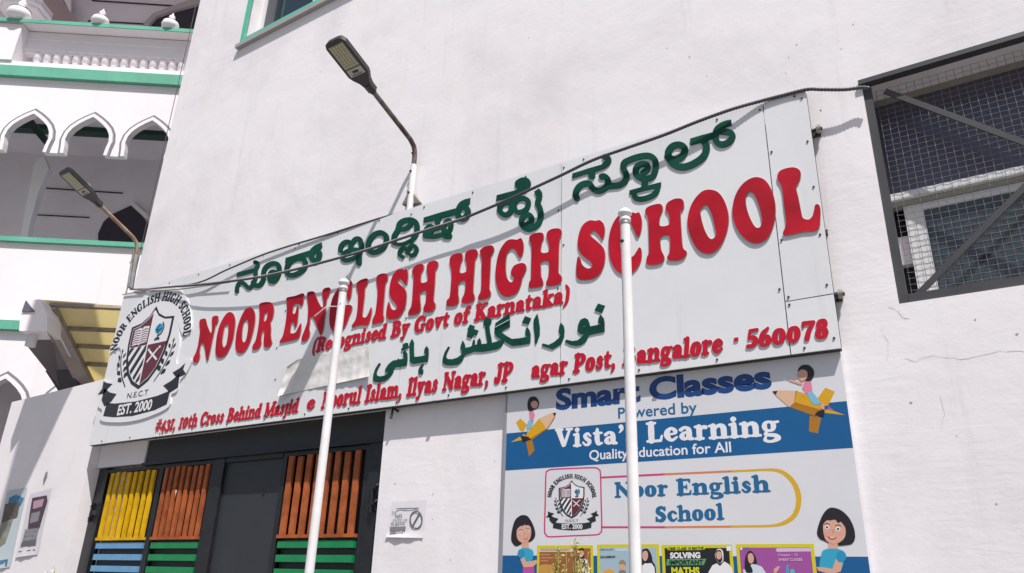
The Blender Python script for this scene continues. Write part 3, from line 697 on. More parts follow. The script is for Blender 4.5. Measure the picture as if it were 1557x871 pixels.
# facade walls
zPB = zat(97,237)
kz = (zat(143,178)-zat(143,188))/10; ks = (sat(153,183)-sat(143,183))/10
def arch_face(zt_, tip_z, per, s_first, n, name):
    """band of wall with keel arches hanging as scallops"""
    half = [(0,0),(9,5),(18,11),(26,18),(31,26),(33,36),(31,46),(30,56)]
    lo = [(SL, zt_), (SRt, zt_)]
    pts = []
    for i in range(n):
        c = s_first+i*per
        L_ = [(c-a*ks, tip_z-b*kz) for a, b in half[::-1]]; R2 = [(c+a*ks, tip_z-b*kz) for a, b in half[1:]]
        pts.append((L_, R2))
    poly_ = [(SL, zt_)]
    seq = [(pts[0][0][0][0]-.9, pts[0][0][0][1])] if False else []
    bottom = []
    for L_, R2 in pts: bottom += L_+R2
    zb = bottom[0][1]
    full = [(SL, zt_),(SL, zb)]+bottom+[(SRt, zb),(SRt, zt_)]
    mb = MB(); plate(mb, [full], lambda s, z: ms(s, z, 0), -MN*.075)
    mb.build(name, M_MOSQ, mq)
    # raised border and groove along each arch
    for L_, R2 in pts:
        path = L_+R2; c = path[len(L_)-1]
        for off, wd_, m_, pr, nm in ((.024,.046,M_MOSQ,.022,'arch_border'),(.066,.030,mat('groove_grey',(.20,.19,.20),.8),.006,'arch_groove')):
            mbb = MB(); V = []
            P = np.array(path); 
            T = np.gradient(P, axis=0); N = np.stack([-T[:,1], T[:,0]], 1); N /= np.linalg.norm(N, axis=1)[:,None]
            mid = len(L_)-1
            N[mid] = (0, 1/.86)
            a = P+N*(off-wd_/2); b = P+N*(off+wd_/2)
            ring_ = [tuple(q) for q in a]+[tuple(q) for q in b[::-1]]
            for i in range(len(path)-1):
                q = [a[i],a[i+1],b[i+1],b[i]]
                mbb.prism([ms(s,z,-pr) for s,z in q], -MN*(pr-.002))
            mbb.build(nm, m_, mq)
tipz = zat(143,179); per = sat(233,183)-sat(143,179); sf = sat(143,179)-4*per
arch_face(zBandB, tipz, per, sf, 7, 'arcade_wall')
mpart('band', M_MGREEN, SL,SRt,zBandB,zBandT,-.07,.2)
mpart('band', M_MOSQ, SL,SRt,zBandT+.002,zBal,-.03,.35)
mpart('rail', M_MGREEN, SL,SRt,zRailB,zRailT,-.10,-.085)
mpart('rail', M_MOSQ, SL,SRt,zRailB+.012,zRailT-.002,-.084,.30)
mpart('rail', M_MOSQ, SL,SRt,zRailB-.13,zRailB-.002,.10,.28)
mpart('rail', M_MOSQ, SL,SRt,zRec+.03,zRailB-.09,.112,.129)
mpart('rail', M_MOSQ, SL,SRt,zRec,zRailB-.132,.13,.25)
sp = sat(25,80)
mpart('balcony_pier', M_MOSQ, SL,sp,zBal+.002,zRailB-.003,-.055,.34)
# balusters
prof = [(.085,0),(.085,.03),(.07,.05),(.075,.09),(.062,.12),(.05,.22),(.042,.30),(.055,.34),(.055,.37),(.04,.40),(.065,.46),(.07,.52),(.06,.56),(.085,.60),(.085,1)]
Hb = zRec-zBal; me = MB().lathe((0,0,0), [(r*.74, z*Hb) for r, z in prof], 12).mesh('baluster', M_MOSQ)
b0 = sat(42,98); db = (sat(266,110)-sat(42,98))/15
for i in range(22):
    o = bpy.data.objects.new('baluster', me); COL.objects.link(o); p = ms(b0+(i+0.0)*db, zBal+.001, .175); o.location = p; o.rotation_euler = (0,0,.63); adopt(o, mq)
# solid parapet of the lower gallery, lower band
mpart('parapet', M_MOSQ, SL,SRt,zB2T,zRail2B,.0,.25)
mpart('rail', M_MGREEN, SL,SRt,zRail2B+.002,zRail2T,-.05,.27)
mpart('band', M_MGREEN, SL,SRt,zB2B,zB2T-.002,-.07,.2)
tip3 = zat(12,576); arch_face(zB2B-.002, tip3, per, sat(12,568)-3*per, 7, 'arcade_wall')
mpart('lower_wall', M_MOSQ, SL,SRt,0,tip3-1.9,.0,.25)
# inner gallery: back wall, ceilings, floors
for z0_, z1_ in ((zRail2B-.6, zBandB+.1), (zBandT, zBandT+3.6)):
    mpart('back_wall', M_MIN, SL,SRt,z0_,z1_,2.1,2.25)
mpart('gallery_floor', M_MIN, SL,SRt,zBandT-.12,zBandT-.004,.36,2.1)
mpart('gallery_floor', M_MIN, SL,SRt,zRail2B-.9,zRail2B-.75,.26,2.1)
mpart('gallery_roof', M_MOSQ, SL,SRt,zBandT+3.4,zBandT+3.6,-.5,2.1)
mpart('back_wall', M_MIN, SL,SRt,0,zRail2B-.905,1.6,1.75)
mpart('ceiling_beam', M_MGREEN2, SL,SRt,zat(140,200,1.2),zat(140,187,1.2),1.2,1.36)
def mstrip(pts, w, th, name, m):
    """flat shape traced on the mosque plane at depth w, th thick"""
    mb = MB(); mb.prism([mp(px,py,w) for px,py in pts], MN*th); return mb.build(name, m, mq)
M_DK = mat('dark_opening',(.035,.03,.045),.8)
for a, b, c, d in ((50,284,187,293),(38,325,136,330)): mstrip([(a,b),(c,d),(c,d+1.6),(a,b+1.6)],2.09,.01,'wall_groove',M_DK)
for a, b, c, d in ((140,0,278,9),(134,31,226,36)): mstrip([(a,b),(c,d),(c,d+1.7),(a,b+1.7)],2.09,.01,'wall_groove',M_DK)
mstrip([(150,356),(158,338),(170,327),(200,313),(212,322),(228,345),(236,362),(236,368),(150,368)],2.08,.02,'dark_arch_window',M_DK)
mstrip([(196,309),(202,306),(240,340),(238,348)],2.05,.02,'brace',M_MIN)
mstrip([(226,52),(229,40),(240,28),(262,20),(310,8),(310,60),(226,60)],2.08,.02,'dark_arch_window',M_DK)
mstrip([(218,54),(221,38),(234,24),(258,14),(312,-4),(312,7),(262,20),(240,28),(229,40),(226,54)],2.06,.06,'arch_rim',mat('inner_rim',(.42,.36,.37),.8))
mstrip([(58,255),(72,242),(80,262),(64,300),(52,345),(47,372),(36,372),(42,340)],1.5,.12,'inner_column',mat('inner_pale',(.80,.76,.80),.8))
mstrip([(40,186),(52,183),(76,214),(70,222)],1.0,.12,'ceiling_beam',M_MGREEN2)
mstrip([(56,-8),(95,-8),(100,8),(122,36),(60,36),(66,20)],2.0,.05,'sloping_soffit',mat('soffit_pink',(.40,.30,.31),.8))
mstrip([(94,-8),(109,-8),(109,22)],1.98,.05,'ceiling_patch',M_MOSQ)
# octagonal capital behind the rail and its dome finial
oc = mp(38,14,.9); mb = MB()
for k, (r0, r1, zz) in enumerate(((.38,.38,0),(.32,.38,-.06),(.25,.31,-.10))):
    pts = [oc+Vector((r1*math.cos(a+.2), r1*math.sin(a+.2), zz)) for a in [i*math.pi/4 for i in range(8)]]
    mb.prism(pts, (0,0,.05))
mb.build('octagonal_capital', M_MOSQ, mq)
mb = MB(); mb.tube([oc+Vector((0,0,.04)), oc+Vector((0,0,1.6))], .2, 8); mb.build('minaret_shaft', M_MOSQ, mq)
def finial(px, py, r, name):
    base = mp(px, py, -.04); base.z = zRailT+.001
    pr = [(r*.5,0),(r*.95,r*.25),(r*1.05,r*.7),(r*.9,r*1.15),(r*.5,r*1.5),(r*.28,r*1.62),(r*.40,r*1.8),(r*.36,r*2.05),(r*.14,r*2.35),(r*.02,r*2.7)]
    mb = MB(); mb.lathe(base, pr, 16); o = mb.build(name, M_MOSQ, mq)
    mb = MB(); mb.lathe(base+Vector((0,0,r*1.13)), [(r*.93,0),(r*.93,r*.06)], 16); adopt(mb.build('finial_ring', M_MGREEN2), mq)
finial(150,41,.115,'finial'); finial(257,47,.115,'finial'); finial(25,36,.15,'finial')

# --- awning in front of the mosque
aw = thing('awning', tuple(mp(130,560,-.4)), 'yellow sheet awning on brown rafters at the foot of the mosque', 'awning')
def rpt(px, py, dist):
    d = ray(px, py).normalized(); return EYE+d*dist
# sheet plane from three points; rafters hang below
A = mp(66,458,-1.5); B = mp(215,470,-1.5); D_ = mp(146,590,-.15)
nA = (B-A).cross(D_-A).normalized()
if nA.z > 0: nA = -nA
def onaw(px, py, off=0.0):
    d = ray(px, py); o = A+nA*off; t = nA.dot(o-EYE)/nA.dot(d); return EYE+d*t
mb = MB(); mb.prism([onaw(64,457),(onaw(230,469)),onaw(230,600),onaw(150,600)], -nA*.012); mb.build('roof_sheet', M_CANO, aw)
for (a, b) in (((76,463.5),(230,470.5)),((100,499),(230,504.5)),((116,525.5),(230,531)),((130,553),(230,558))):
    mb = MB(); mb.quadbar(onaw(*a,off=.03), onaw(*b,off=.03), .036, .036, nA); mb.build('rafter', M_RAFT, aw)
mb = MB(); mb.prism([onaw(76,464,.03),onaw(87,464,.03),onaw(150,592,.03),onaw(126,592,.03),onaw(86,510,.03)], nA*.06); mb.build('side_rafter', mat('rafter_side_board',(.42,.37,.34),.75,var=.3,vscale=5), aw)
mb = MB(); mb.prism([onaw(68,459,.04),onaw(73,462,.045),onaw(112,538,.045),onaw(108,536,.04)], nA*.05); mb.build('edge_trim', M_ALU, aw)
mb = MB(); mb.prism([mp(80,500,-.9),mp(128,590,-.3),mp(95,592,-.3),mp(44,528,-.9)], MN*.03); mb.build('side_board', mat('awning_board_shaded',(.22,.20,.21),.8), aw)  # shade below the awning put into this board's grey
mb = MB(); mb.prism([mp(72,561,-.5),mp(110,561,-.5),mp(128,592,-.28),mp(92,592,-.28)], MN*.03-Vector((0,0,.03))); mb.build('soffit_panel', mat('awning_soffit_shaded',(.07,.065,.08),.8), aw)  # deepest shade under the awning, put into a dark panel colour
# --- boxed gutter head with pointed cap and pipe
gh = thing('gutter_box', tuple(mp(50,500,-1.6)), 'white pointed gutter box with a short drain pipe beside the yellow awning', 'drain box')
wG = -1.7
mb = MB(); mb.prism([mp(29,503,wG),mp(31,474,wG),mp(39,456,wG),mp(62,455,wG),mp(72,480,wG),mp(71,503,wG)], -MN*.28); mb.build('box_body', M_MOSQ, gh)
mb = MB(); mb.prism([mp(34,474,wG-.004),mp(40,457,wG-.004),mp(53.5,474,wG-.004)], MN*.012); mb.build('dark_cap', mat('slate_cap',(.10,.10,.13),.7), gh)
mb = MB(); mb.prism([mp(72,480,wG+.02),mp(83,492,wG+.25),mp(80,521,wG+.25),mp(71,504,wG+.02)], -MN*.02); mb.build('side_flap', mat('flap_pinkgrey',(.36,.31,.32),.7), gh)
p0 = mp(52,503,wG+.13); mb = MB(); mb.tube([p0-Vector((0,0,.0)), p0+Vector((-.0,0,-.16))], .048, 12); mb.build('drain_pipe', M_ALU, gh)

# --- slack telephone wire in front of the mosque
w0, w1 = at(297,12,Y_WALL+.6), at(201,437,Y_WALL+.5)
mb = MB(); mb.tube([w0.lerp(w1, t/12)+Vector((0,0,-.06*math.sin(math.pi*t/12))) for t in range(-3,13)], .0045, 5); tag(mb.build('wire', M_CABLE), 'thin dark wire dropping past the mosque along the left corner of the school', 'wire')

# ================================================================== THE NAME BOARD
sign = thing('school_name_board', (-3.7, Y_SIGN, .3*3.6+E0), 'long white board with red and green raised lettering NOOR ENGLISH HIGH SCHOOL', 'sign')
SX0, SX1, SZ0, SZ1 = -1.891*3.6, -.1585*3.6, .2985*3.6+E0, .6945*3.6+E0
seams = [at(436,447,Y_SIGN).x, at(853,400,Y_SIGN).x, at(1170,250,Y_SIGN).x]
xs = [SX0, seams[0], at(622,400,Y_SIGN).x, seams[1], seams[2], SX1]
zs3 = at(1215,455,Y_SIGN).z
M_SCREW = mat('screw_dark', (.05,.045,.045), .5)
def scr(x, z):
    mb = MB(); mb.tube([(x,Y_SIGN-.004,z),(x,Y_SIGN+.002,z)], .0065, 6); return mb.mesh('screw', M_SCREW)
scm = MB().tube([(0,-.005,0),(0,.003,0)], .006, 6).mesh('screw', M_SCREW)
def screw(x, z, p):
    o = bpy.data.objects.new('screw', scm); COL.objects.link(o); o.location = (x, Y_SIGN, z); adopt(o, p)
g_ = .0028
for i in range(5):
    cells = [(SZ0, SZ1)] if i < 4 else [(SZ0, zs3), (zs3, SZ1)]
    for a, b in cells:
        x0, x1 = xs[i]+(g_ if i else 0), xs[i+1]-(g_ if i < 4 else 0); gg = g_*.8 if i in (1,2) else 0
        if i == 4: a += g_ if a > SZ0 else 0; b -= g_ if b < SZ1 else 0
        mb = MB(); t = random.uniform(-.0012,.0012)
        mb.add([(x0,Y_SIGN+t,a),(x1,Y_SIGN-t,a),(x1,Y_SIGN-t*.5,b),(x0,Y_SIGN+t*.6,b),(x0,Y_SIGN+.012,a),(x1,Y_SIGN+.012,a),(x1,Y_SIGN+.012,b),(x0,Y_SIGN+.012,b)],
               [(0,1,2,3),(7,6,5,4),(0,4,5,1),(1,5,6,2),(2,6,7,3),(3,7,4,0)])
        mb.build('panel', M_SIGN, sign)
for i, x in enumerate(xs[1:-1]):
    for k in range(6): screw(x+(.018 if (k+i)%2 else -.018), SZ0+.05+k*(SZ1-SZ0-.1)/5+random.uniform(-.02,.02), sign)
k = SX0+.2
while k < SX1:
    screw(k, SZ0+.022, sign); screw(k+.1, SZ1-.024, sign); k += .42
for k in range(6): screw(SX1-.022, SZ0+.05+k*(SZ1-SZ0-.1)/5, sign)
screw(xs[4]+.02, zs3+.02, sign); screw(xs[4]+.02, zs3-.02, sign)
fb = MB(); fb.box((SX0+.002,Y_SIGN+.013,SZ0-.004),(SX1-.002,Y_SIGN+.045,SZ0+.035)); fb.box((SX0+.002,Y_SIGN+.013,SZ1-.037),(SX1-.002,Y_SIGN+.045,SZ1-.002))
fb.box((SX0+.002,Y_SIGN+.013,SZ0+.036),(SX0+.037,Y_SIGN+.045,SZ1-.038)); fb.box((SX1-.037,Y_SIGN+.013,SZ0+.036),(SX1-.002,Y_SIGN+.045,SZ1-.038))
fb.build('frame', M_SIGNB, sign)
for px, py in ((415,636),(1003,560),(660,603),(235,660)):
    c = at(px, py, Y_SIGN+.0); mb = MB(); mb.box((c.x-.012,Y_SIGN-.006,SZ0-.012),(c.x+.012,Y_SIGN+.010,SZ0-.0015)); mb.build('clip', M_SIGNB, sign)

def traced(prims, org, sc, m, parent, t=.012, Y=None, h=None, name='letter', side=M_REDS, gap=.0):
    Y = Y or Y_SIGN
    loops = outline(prims, h or .32*sc)
    mb = MB(); plate(mb, loops, px_map(org, sc, Y-t-gap), (0, t, 0)); me = mb.mesh(name, m)
    if side: me.materials.append(side); side_mats(me)
    o = link(name, me); adopt(o, parent); return o
P = lambda *a: ('p', list(a)); H_ = lambda *a: ('h', list(a))
def sp_(s): return [tuple(float(v) for v in q.split(',')) for q in s.split()]
RED = [ # (origin, scale, outline, holes)
((285,465),9.98,'185,300 178,250 200,205 255,190 280,205 300,290 345,400 362,400 375,300 370,200 395,155 460,150 468,200 455,250 430,290 415,350 370,560 325,770 300,830 285,800 265,650 240,570 215,560 200,600 185,690 188,760 160,840 110,862 80,830 95,770 130,700 160,590 180,450 190,380',[]),
((285,465),9.98,'650,92 700,125 725,220 715,350 690,500 640,640 570,750 500,785 450,775 425,700 430,580 450,430 490,290 550,170 600,110',['595,275 620,300 620,380 605,500 590,580 555,628 535,600 528,520 545,400 565,310']),
((285,465),9.98,'950,18 1000,50 1027,140 1020,270 985,430 930,590 860,690 795,718 750,690 728,600 735,450 765,300 820,150 880,50',['895,205 920,240 920,330 905,440 885,520 855,552 832,520 828,430 840,310 865,230']),
((285,465),9.98,'1085,-10 1115,-45 1200,-60 1270,-50 1305,0 1312,80 1295,170 1262,250 1268,330 1265,430 1272,500 1280,560 1240,620 1190,632 1160,600 1158,500 1165,400 1150,360 1130,420 1118,500 1118,570 1090,630 1040,662 985,662 990,600 1030,530 1060,400 1085,230 1095,100 1090,30',['1198,80 1215,110 1210,160 1190,220 1165,235 1160,200 1175,120']),
((420,425),9.98,'160,275 290,245 405,205 418,260 410,340 385,400 340,370 290,365 265,390 248,490 265,520 290,500 310,420 335,400 338,470 330,560 318,660 285,725 265,660 235,645 212,790 235,815 290,800 330,730 370,660 380,700 370,790 345,870 300,905 180,935 55,958 55,930 95,860 125,740 150,580 162,430 158,350',[]),
((420,425),9.98,'480,190 565,178 600,240 640,340 690,420 712,390 712,300 695,230 710,150 760,122 810,122 818,180 795,240 770,290 755,400 740,560 710,760 672,840 640,780 600,660 550,560 520,570 510,660 500,740 510,800 495,870 455,920 390,935 385,880 430,760 470,640 480,520 485,400 470,300 465,240',[]),
((420,425),9.98,'1030,60 960,100 890,200 845,300 815,450 803,600 820,720 860,790 900,805 960,790 1010,750 1060,680 1105,560 1145,460 1148,400 1110,380 1060,385 990,400 985,450 1000,500 980,600 950,690 925,690 915,620 920,480 940,350 980,220 1020,180 1060,210 1080,290 1100,320 1130,260 1148,160 1150,60 1130,10 1100,50',[]),
((420,425),9.98,'1230,40 1290,0 1370,-20 1390,10 1385,60 1350,120 1340,250 1320,420 1308,540 1330,575 1370,560 1410,480 1440,415 1450,470 1435,560 1400,670 1370,690 1270,690 1150,725 1150,690 1200,610 1225,500 1240,350 1240,200 1215,120 1215,70',[]),
((560,400),9.98,'130,200 180,165 250,155 295,180 290,250 262,310 250,420 235,600 225,760 235,830 210,890 130,910 60,925 65,850 100,770 125,620 140,430 130,320 120,260',[]),
((560,400),9.98,'570,80 595,110 603,190 590,280 565,330 535,290 490,240 455,250 450,290 490,330 545,380 575,440 578,530 560,650 510,760 440,830 350,850 290,840 272,780 280,670 310,580 325,620 350,690 390,710 430,690 425,640 400,600 350,540 318,450 325,340 355,220 400,140 460,90 520,90 550,105',[]),
((560,400),9.98,'665,110 710,40 790,8 838,30 835,90 805,150 800,290 890,275 900,200 885,110 890,30 930,-20 1010,-40 1058,-10 1050,60 1020,110 1010,300 995,480 992,570 1018,620 1005,690 950,735 860,740 832,710 845,650 870,580 875,425 795,440 785,540 795,660 780,730 710,775 610,785 610,730 650,650 670,500 680,330 685,200 668,160',[]),
((700,345),9.98,'-165,520 -150,450 -80,405 0,395 30,420 30,490 5,560 -8,690 85,675 92,560 70,470 75,400 130,350 230,338 262,380 255,440 225,500 212,650 200,830 195,980 215,1050 205,1110 150,1145 60,1160 15,1140 25,1080 60,1000 72,825 -20,845 -35,1000 -25,1080 -35,1150 -90,1190 -200,1200 -215,1170 -205,1110 -165,1060 -145,900 -135,700 -150,600',[]),
((700,345),9.98,'300,400 300,350 360,300 440,278 490,285 510,330 500,380 465,450 455,600 445,800 440,930 460,990 450,1050 400,1080 290,1105 265,1090 275,1040 310,960 320,800 320,620 325,510',[]),
((700,345),9.98,'800,185 860,190 915,165 945,210 960,300 940,420 900,465 870,420 830,350 780,325 730,360 700,440 688,560 690,680 715,790 765,838 805,810 805,760 765,715 775,650 820,580 920,545 980,560 1000,620 980,690 945,750 920,860 880,960 820,1020 740,1050 660,1050 600,1000 555,900 532,760 540,600 565,450 610,330 680,230 740,190',[]),
((700,345),9.98,'1045,200 1050,140 1120,95 1210,82 1255,100 1262,170 1235,240 1225,380 1335,375 1340,250 1308,160 1312,90 1370,35 1470,18 1525,40 1535,100 1510,180 1495,300 1490,550 1490,690 1535,750 1530,820 1480,870 1390,890 1310,890 1300,840 1335,740 1340,530 1225,530 1220,620 1225,740 1255,830 1240,890 1160,915 1050,925 1035,890 1045,830 1070,780 1075,550 1080,350 1065,240',[]),
((870,270),5.006,'205,322 235,345 248,400 232,470 205,440 170,405 145,410 140,440 185,480 235,530 250,590 240,670 205,735 150,770 80,778 40,765 30,710 40,605 60,615 75,660 115,690 150,680 145,645 100,610 60,570 42,510 50,430 80,360 130,325 180,328',[]),
((870,270),5.006,'440,262 485,270 510,265 530,330 520,420 495,450 470,400 440,340 405,330 380,370 368,450 370,540 390,600 430,610 470,590 510,530 528,560 520,640 480,700 430,735 380,733 330,700 290,620 278,520 285,420 320,330 370,275',[]),
((870,270),5.006,'555,265 570,225 640,200 680,205 688,245 668,300 668,365 738,355 735,280 710,240 725,190 780,160 835,162 850,200 845,240 825,260 830,400 842,530 870,560 860,600 810,628 740,628 722,605 742,560 740,445 675,450 675,540 700,600 690,640 640,660 580,662 562,640 570,600 585,560 582,400 575,300',[]),
((870,270),5.006,'1040,90 1110,110 1160,180 1190,290 1180,400 1140,500 1080,565 1020,576 960,550 910,470 880,370 885,270 920,180 980,110',['1015,205 1040,230 1065,290 1085,370 1095,430 1070,465 1040,455 1005,390 980,300 978,240']),
((870,270),5.006,'1400,-5 1470,20 1520,100 1546,210 1540,330 1500,440 1440,490 1370,495 1300,450 1245,370 1220,270 1230,170 1270,80 1330,20',['1345,105 1380,120 1410,180 1435,260 1445,330 1430,375 1395,375 1355,310 1325,220 1322,150']),
((700,130),2.595,'1250,365 1262,335 1310,322 1340,335 1340,370 1325,400 1333,440 1345,500 1352,522 1375,528 1392,508 1400,470 1418,475 1420,520 1410,568 1350,577 1290,590 1272,583 1285,545 1278,480 1268,400',[]),
]
for org, sc, o, hs in RED:
    traced([('p', sp_(o))]+[('h', sp_(h)) for h in hs], org, sc, M_RED, sign, .0095)
# green upper line: strokes as (x,y) lists with one radius
def S(r, s, closed=False, smooth=True): return ('s', [(x, y, r*(.97 if r > 24 else 1)) for x, y in sp_(s)], closed, smooth)
B_ = lambda r, s: S(r, s, False, False)
K = [
((345,360),[('q',sp_('150,542 300,505 395,478 435,465 440,530 300,565 145,605')),S(30,'425,382 455,395 462,440 435,490 430,560 425,640 385,730 330,775 285,735 240,695 180,705 150,770 148,825'),S(36,'395,690 430,735 500,725 550,645 553,540 590,455 670,405 750,408 790,470 775,590 715,670 660,672'),S(34,'660,670 640,600 665,540 710,525 730,560 700,620')]),
((345,360),[('q',sp_('890,318 1250,205 1300,215 1250,290 1000,350 880,390')),S(38,'905,520 925,420 1010,345 1110,325 1180,370 1185,450 1120,525 1020,575 945,575',True),S(42,'1400,140 1340,170 1285,235 1285,320 1340,362 1390,315 1395,240 1345,212'),('q',sp_('1360,110 1435,82 1430,180 1370,190'))]),
((500,315),[S(36,'170,655 185,585 240,530 310,530 330,590 325,640'),S(36,'350,540 400,482 460,482 488,560 482,650 440,730'),S(34,'205,760 240,690 330,645 430,645 475,680 430,740 330,785 240,800',True),B_(42,'455,720 452,845')]),
((500,315),[S(40,'790,385 860,430 870,510 830,600 750,660 660,680 600,640 600,550 640,460 710,400',True)]),
((500,315),[S(40,'985,530 988,440 1030,370 1050,320 1070,250 1130,205 1230,188 1305,220 1335,300 1320,400 1280,460'),S(34,'1055,325 1130,330 1205,295 1245,235'),S(26,'985,545 1060,560 1150,545 1275,480')]),
((500,315),[S(31,'1115,750 1070,715 1085,650 1140,615 1180,650 1192,690'),S(31,'1197,680 1225,605 1290,583 1328,640 1300,705 1245,730'),B_(20,'1250,520 1250,590')]),
((590,295),[('q',sp_('540,355 800,275 1060,205 1060,300 820,360 740,385 535,430')),S(45,'1190,115 1120,150 1075,215 1055,300 1085,360 1150,362 1205,305 1195,225 1130,190'),('q',sp_('1150,90 1242,55 1235,145 1150,180')),S(38,'560,620 575,540 625,490 665,500 650,560 600,600'),B_(42,'755,370 745,425'),S(37,'845,560 850,465 915,400 950,440 935,540 870,590'),S(34,'560,635 700,640 860,595'),S(30,'830,600 855,645 930,650 935,620'),B_(22,'700,535 780,510')]),
((730,265),[('q',sp_('250,315 450,262 600,222 660,230 620,310 500,340 400,360 240,400')),S(44,'560,270 660,235 720,160 705,95 640,88 570,130 580,175 630,165'),B_(48,'490,330 500,400'),S(40,'300,560 300,480 370,425 455,435 475,500 445,580 370,612',True),S(38,'530,540 515,450 570,375 660,362 725,405 715,500 650,558 570,572',True)]),
((730,265),[('q',sp_('820,260 890,210 930,260 940,330 860,350')),S(42,'895,290 890,370 870,435 905,520 918,620 890,730 815,800 730,828 655,790 625,700 665,620 735,612 775,660 760,735 715,750')]),
((860,225),[('q',sp_('100,385 350,305 540,250 600,235 640,260 580,310 480,345 300,390 100,455')),S(44,'590,255 645,200 635,145 595,130'),B_(52,'390,375 395,420'),S(46,'165,760 150,680 200,585 280,538 360,540 420,620 500,648 580,615 640,550 630,465 580,425 545,430'),S(46,'620,580 720,570 820,555 905,490 918,400 875,300 885,225 960,180 1100,130 1250,112 1340,160 1365,250 1345,380 1275,450 1160,460 1070,400 1068,300 1140,240 1230,250 1235,320 1175,372'),B_(46,'1195,490 1200,590'),('q',sp_('968,640 1150,590 1445,515 1440,590 1300,615 1120,660 965,700')),S(40,'1035,700 1060,755 1150,770 1280,735 1370,670 1395,600')]),
((980,175),[S(50,'450,670 380,640 355,560 420,470 520,445 600,485 600,570 540,640 450,670 350,630'),S(52,'360,630 410,720 510,775 620,778 750,728 870,645 930,550 932,450 895,390'),('q',sp_('690,355 850,305 1040,255 1050,345 900,400 695,452')),S(48,'1260,120 1170,155 1095,220 1072,320 1100,410 1180,440 1280,400 1332,320 1290,258 1150,240'),('q',sp_('1230,88 1308,62 1322,150 1230,170'))]),
]
for org, pr in K: traced(pr, org, 9.98, M_GRN, sign, .008, name='kannada_letter', side=mat('green_edge',(.01,.03,.022),.6))
# Urdu line
U1, U2, U3 = (560,500), (660,475), (780,455)
Q = lambda s: ('q', sp_(s))
UR = [
(U1,[Q('160,515 183,525 140,600 118,670 130,710 190,720 260,700 310,650 250,650 255,610 300,540 370,480 450,465 540,450 530,400 520,370 550,320 585,370 588,460 578,550 480,570 390,580 370,660 310,740 240,790 150,805 90,800 66,760 75,690 100,610')]),
(U1,[S(15,'510,310 550,290 590,270'),S(17,'580,225 542,240 540,270 590,262')]),
(U1,[Q('660,150 685,200 685,330 690,425 780,415 865,400 870,370 845,360 850,310 880,258 908,300 908,400 898,490 780,510 670,528 630,500 630,350 620,230')]),
(U1,[S(12,'822,542 785,590 770,640'),S(36,'792,630 792,655')]),
(U2,[Q('215,512 232,525 190,610 175,670 200,705 270,708 350,685 410,640 420,590 395,540 410,480 432,425 460,480 468,535 550,520 575,500 580,455 600,400 615,430 610,490 650,485 655,430 688,385 705,430 712,480 800,470 810,450 790,350 770,200 745,185 750,120 795,55 815,85 868,105 860,160 835,200 840,280 865,400 870,460 950,440 1020,410 950,370 920,330 918,240 930,160 1140,15 1145,100 1145,215 1060,255 1010,290 1090,350 1180,400 1290,390 1410,370 1395,350 1378,320 1390,250 1410,220 1440,260 1460,330 1455,465 1330,490 1180,505 1100,460 1060,430 1020,510 960,550 850,575 720,595 600,590 520,620 460,640 430,720 360,785 260,800 170,795 125,760 130,690 160,600')]),
(U2,[Q('545,180 612,205 590,258 610,250 668,272 640,345 592,335 560,390 490,365 515,290 505,250')]),
(U2,[Q('1380,52 1468,85 1430,180 1330,155')]),
(U3,[Q('365,218 385,310 402,430 400,540 355,670 330,670 330,550 312,400 312,310')]),
(U3,[Q('722,352 765,400 778,470 770,570 730,670 600,755 540,740 432,700 450,668 540,690 620,650 690,590 720,540 692,490 700,410')]),
(U3,[Q('1085,280 1130,300 1155,360 1165,410 1320,380 1290,345 1295,290 1325,232 1370,280 1385,350 1385,490 1260,515 1150,540 1100,640 1030,690 950,705 870,690 785,645 805,610 900,632 980,620 1050,560 1075,530 1010,520 978,480 985,390 1020,310'),('h',sp_('1070,395 1095,415 1045,415'))]),
(U3,[Q('1290,62 1392,95 1345,205 1235,165')]),
]
for org, pr in UR: traced(pr, org, 9.98, M_GRN, sign, .007, name='urdu_letter', side=mat('green_edge',(.01,.03,.022),.6))
a_, b_ = at(660+930/9.98,475+222/9.98,Y_SIGN-.0135), at(660+1142/9.98,475+108/9.98,Y_SIGN-.0135)
mb = MB(); mb.quadbar(a_, b_, .003, .003, (0,-1,0)); mb.build('score_line', M_WHT, sign)
# small raised red lines
fat_line('(Recognised By Govt of Karnataka)', (474,537), (866,460), (478,515), Y_SIGN, M_RED2, M_REDS, .0055, sign, 'small')
fat_line('#431, 10th Cross Behind Masjid', (235,657), (453,627), (238,638), Y_SIGN, M_RED2, M_REDS, .0055, sign, 'small')
fat_line('e', (466,624), (478,622), (468,602), Y_SIGN, M_RED2, M_REDS, .0055, sign, 'small')
fat_line('Noorul Islam, Ilyas Nagar, JP', (488,622), (779,579), (491,597), Y_SIGN, M_RED2, M_REDS, .0055, sign, 'small')
fat_line('agar Post, Bangalore', (807,576), (1099,536), (808,549), Y_SIGN, M_RED2, M_REDS, .0055, sign, 'small')
fat_line('-', (1115,529), (1126,527), (1114,501), Y_SIGN, M_RED2, M_REDS, .0055, sign, 'small')
fat_line('560078', (1134,530), (1261,513), (1133,502), Y_SIGN, M_RED2, M_REDS, .0055, sign, 'small')

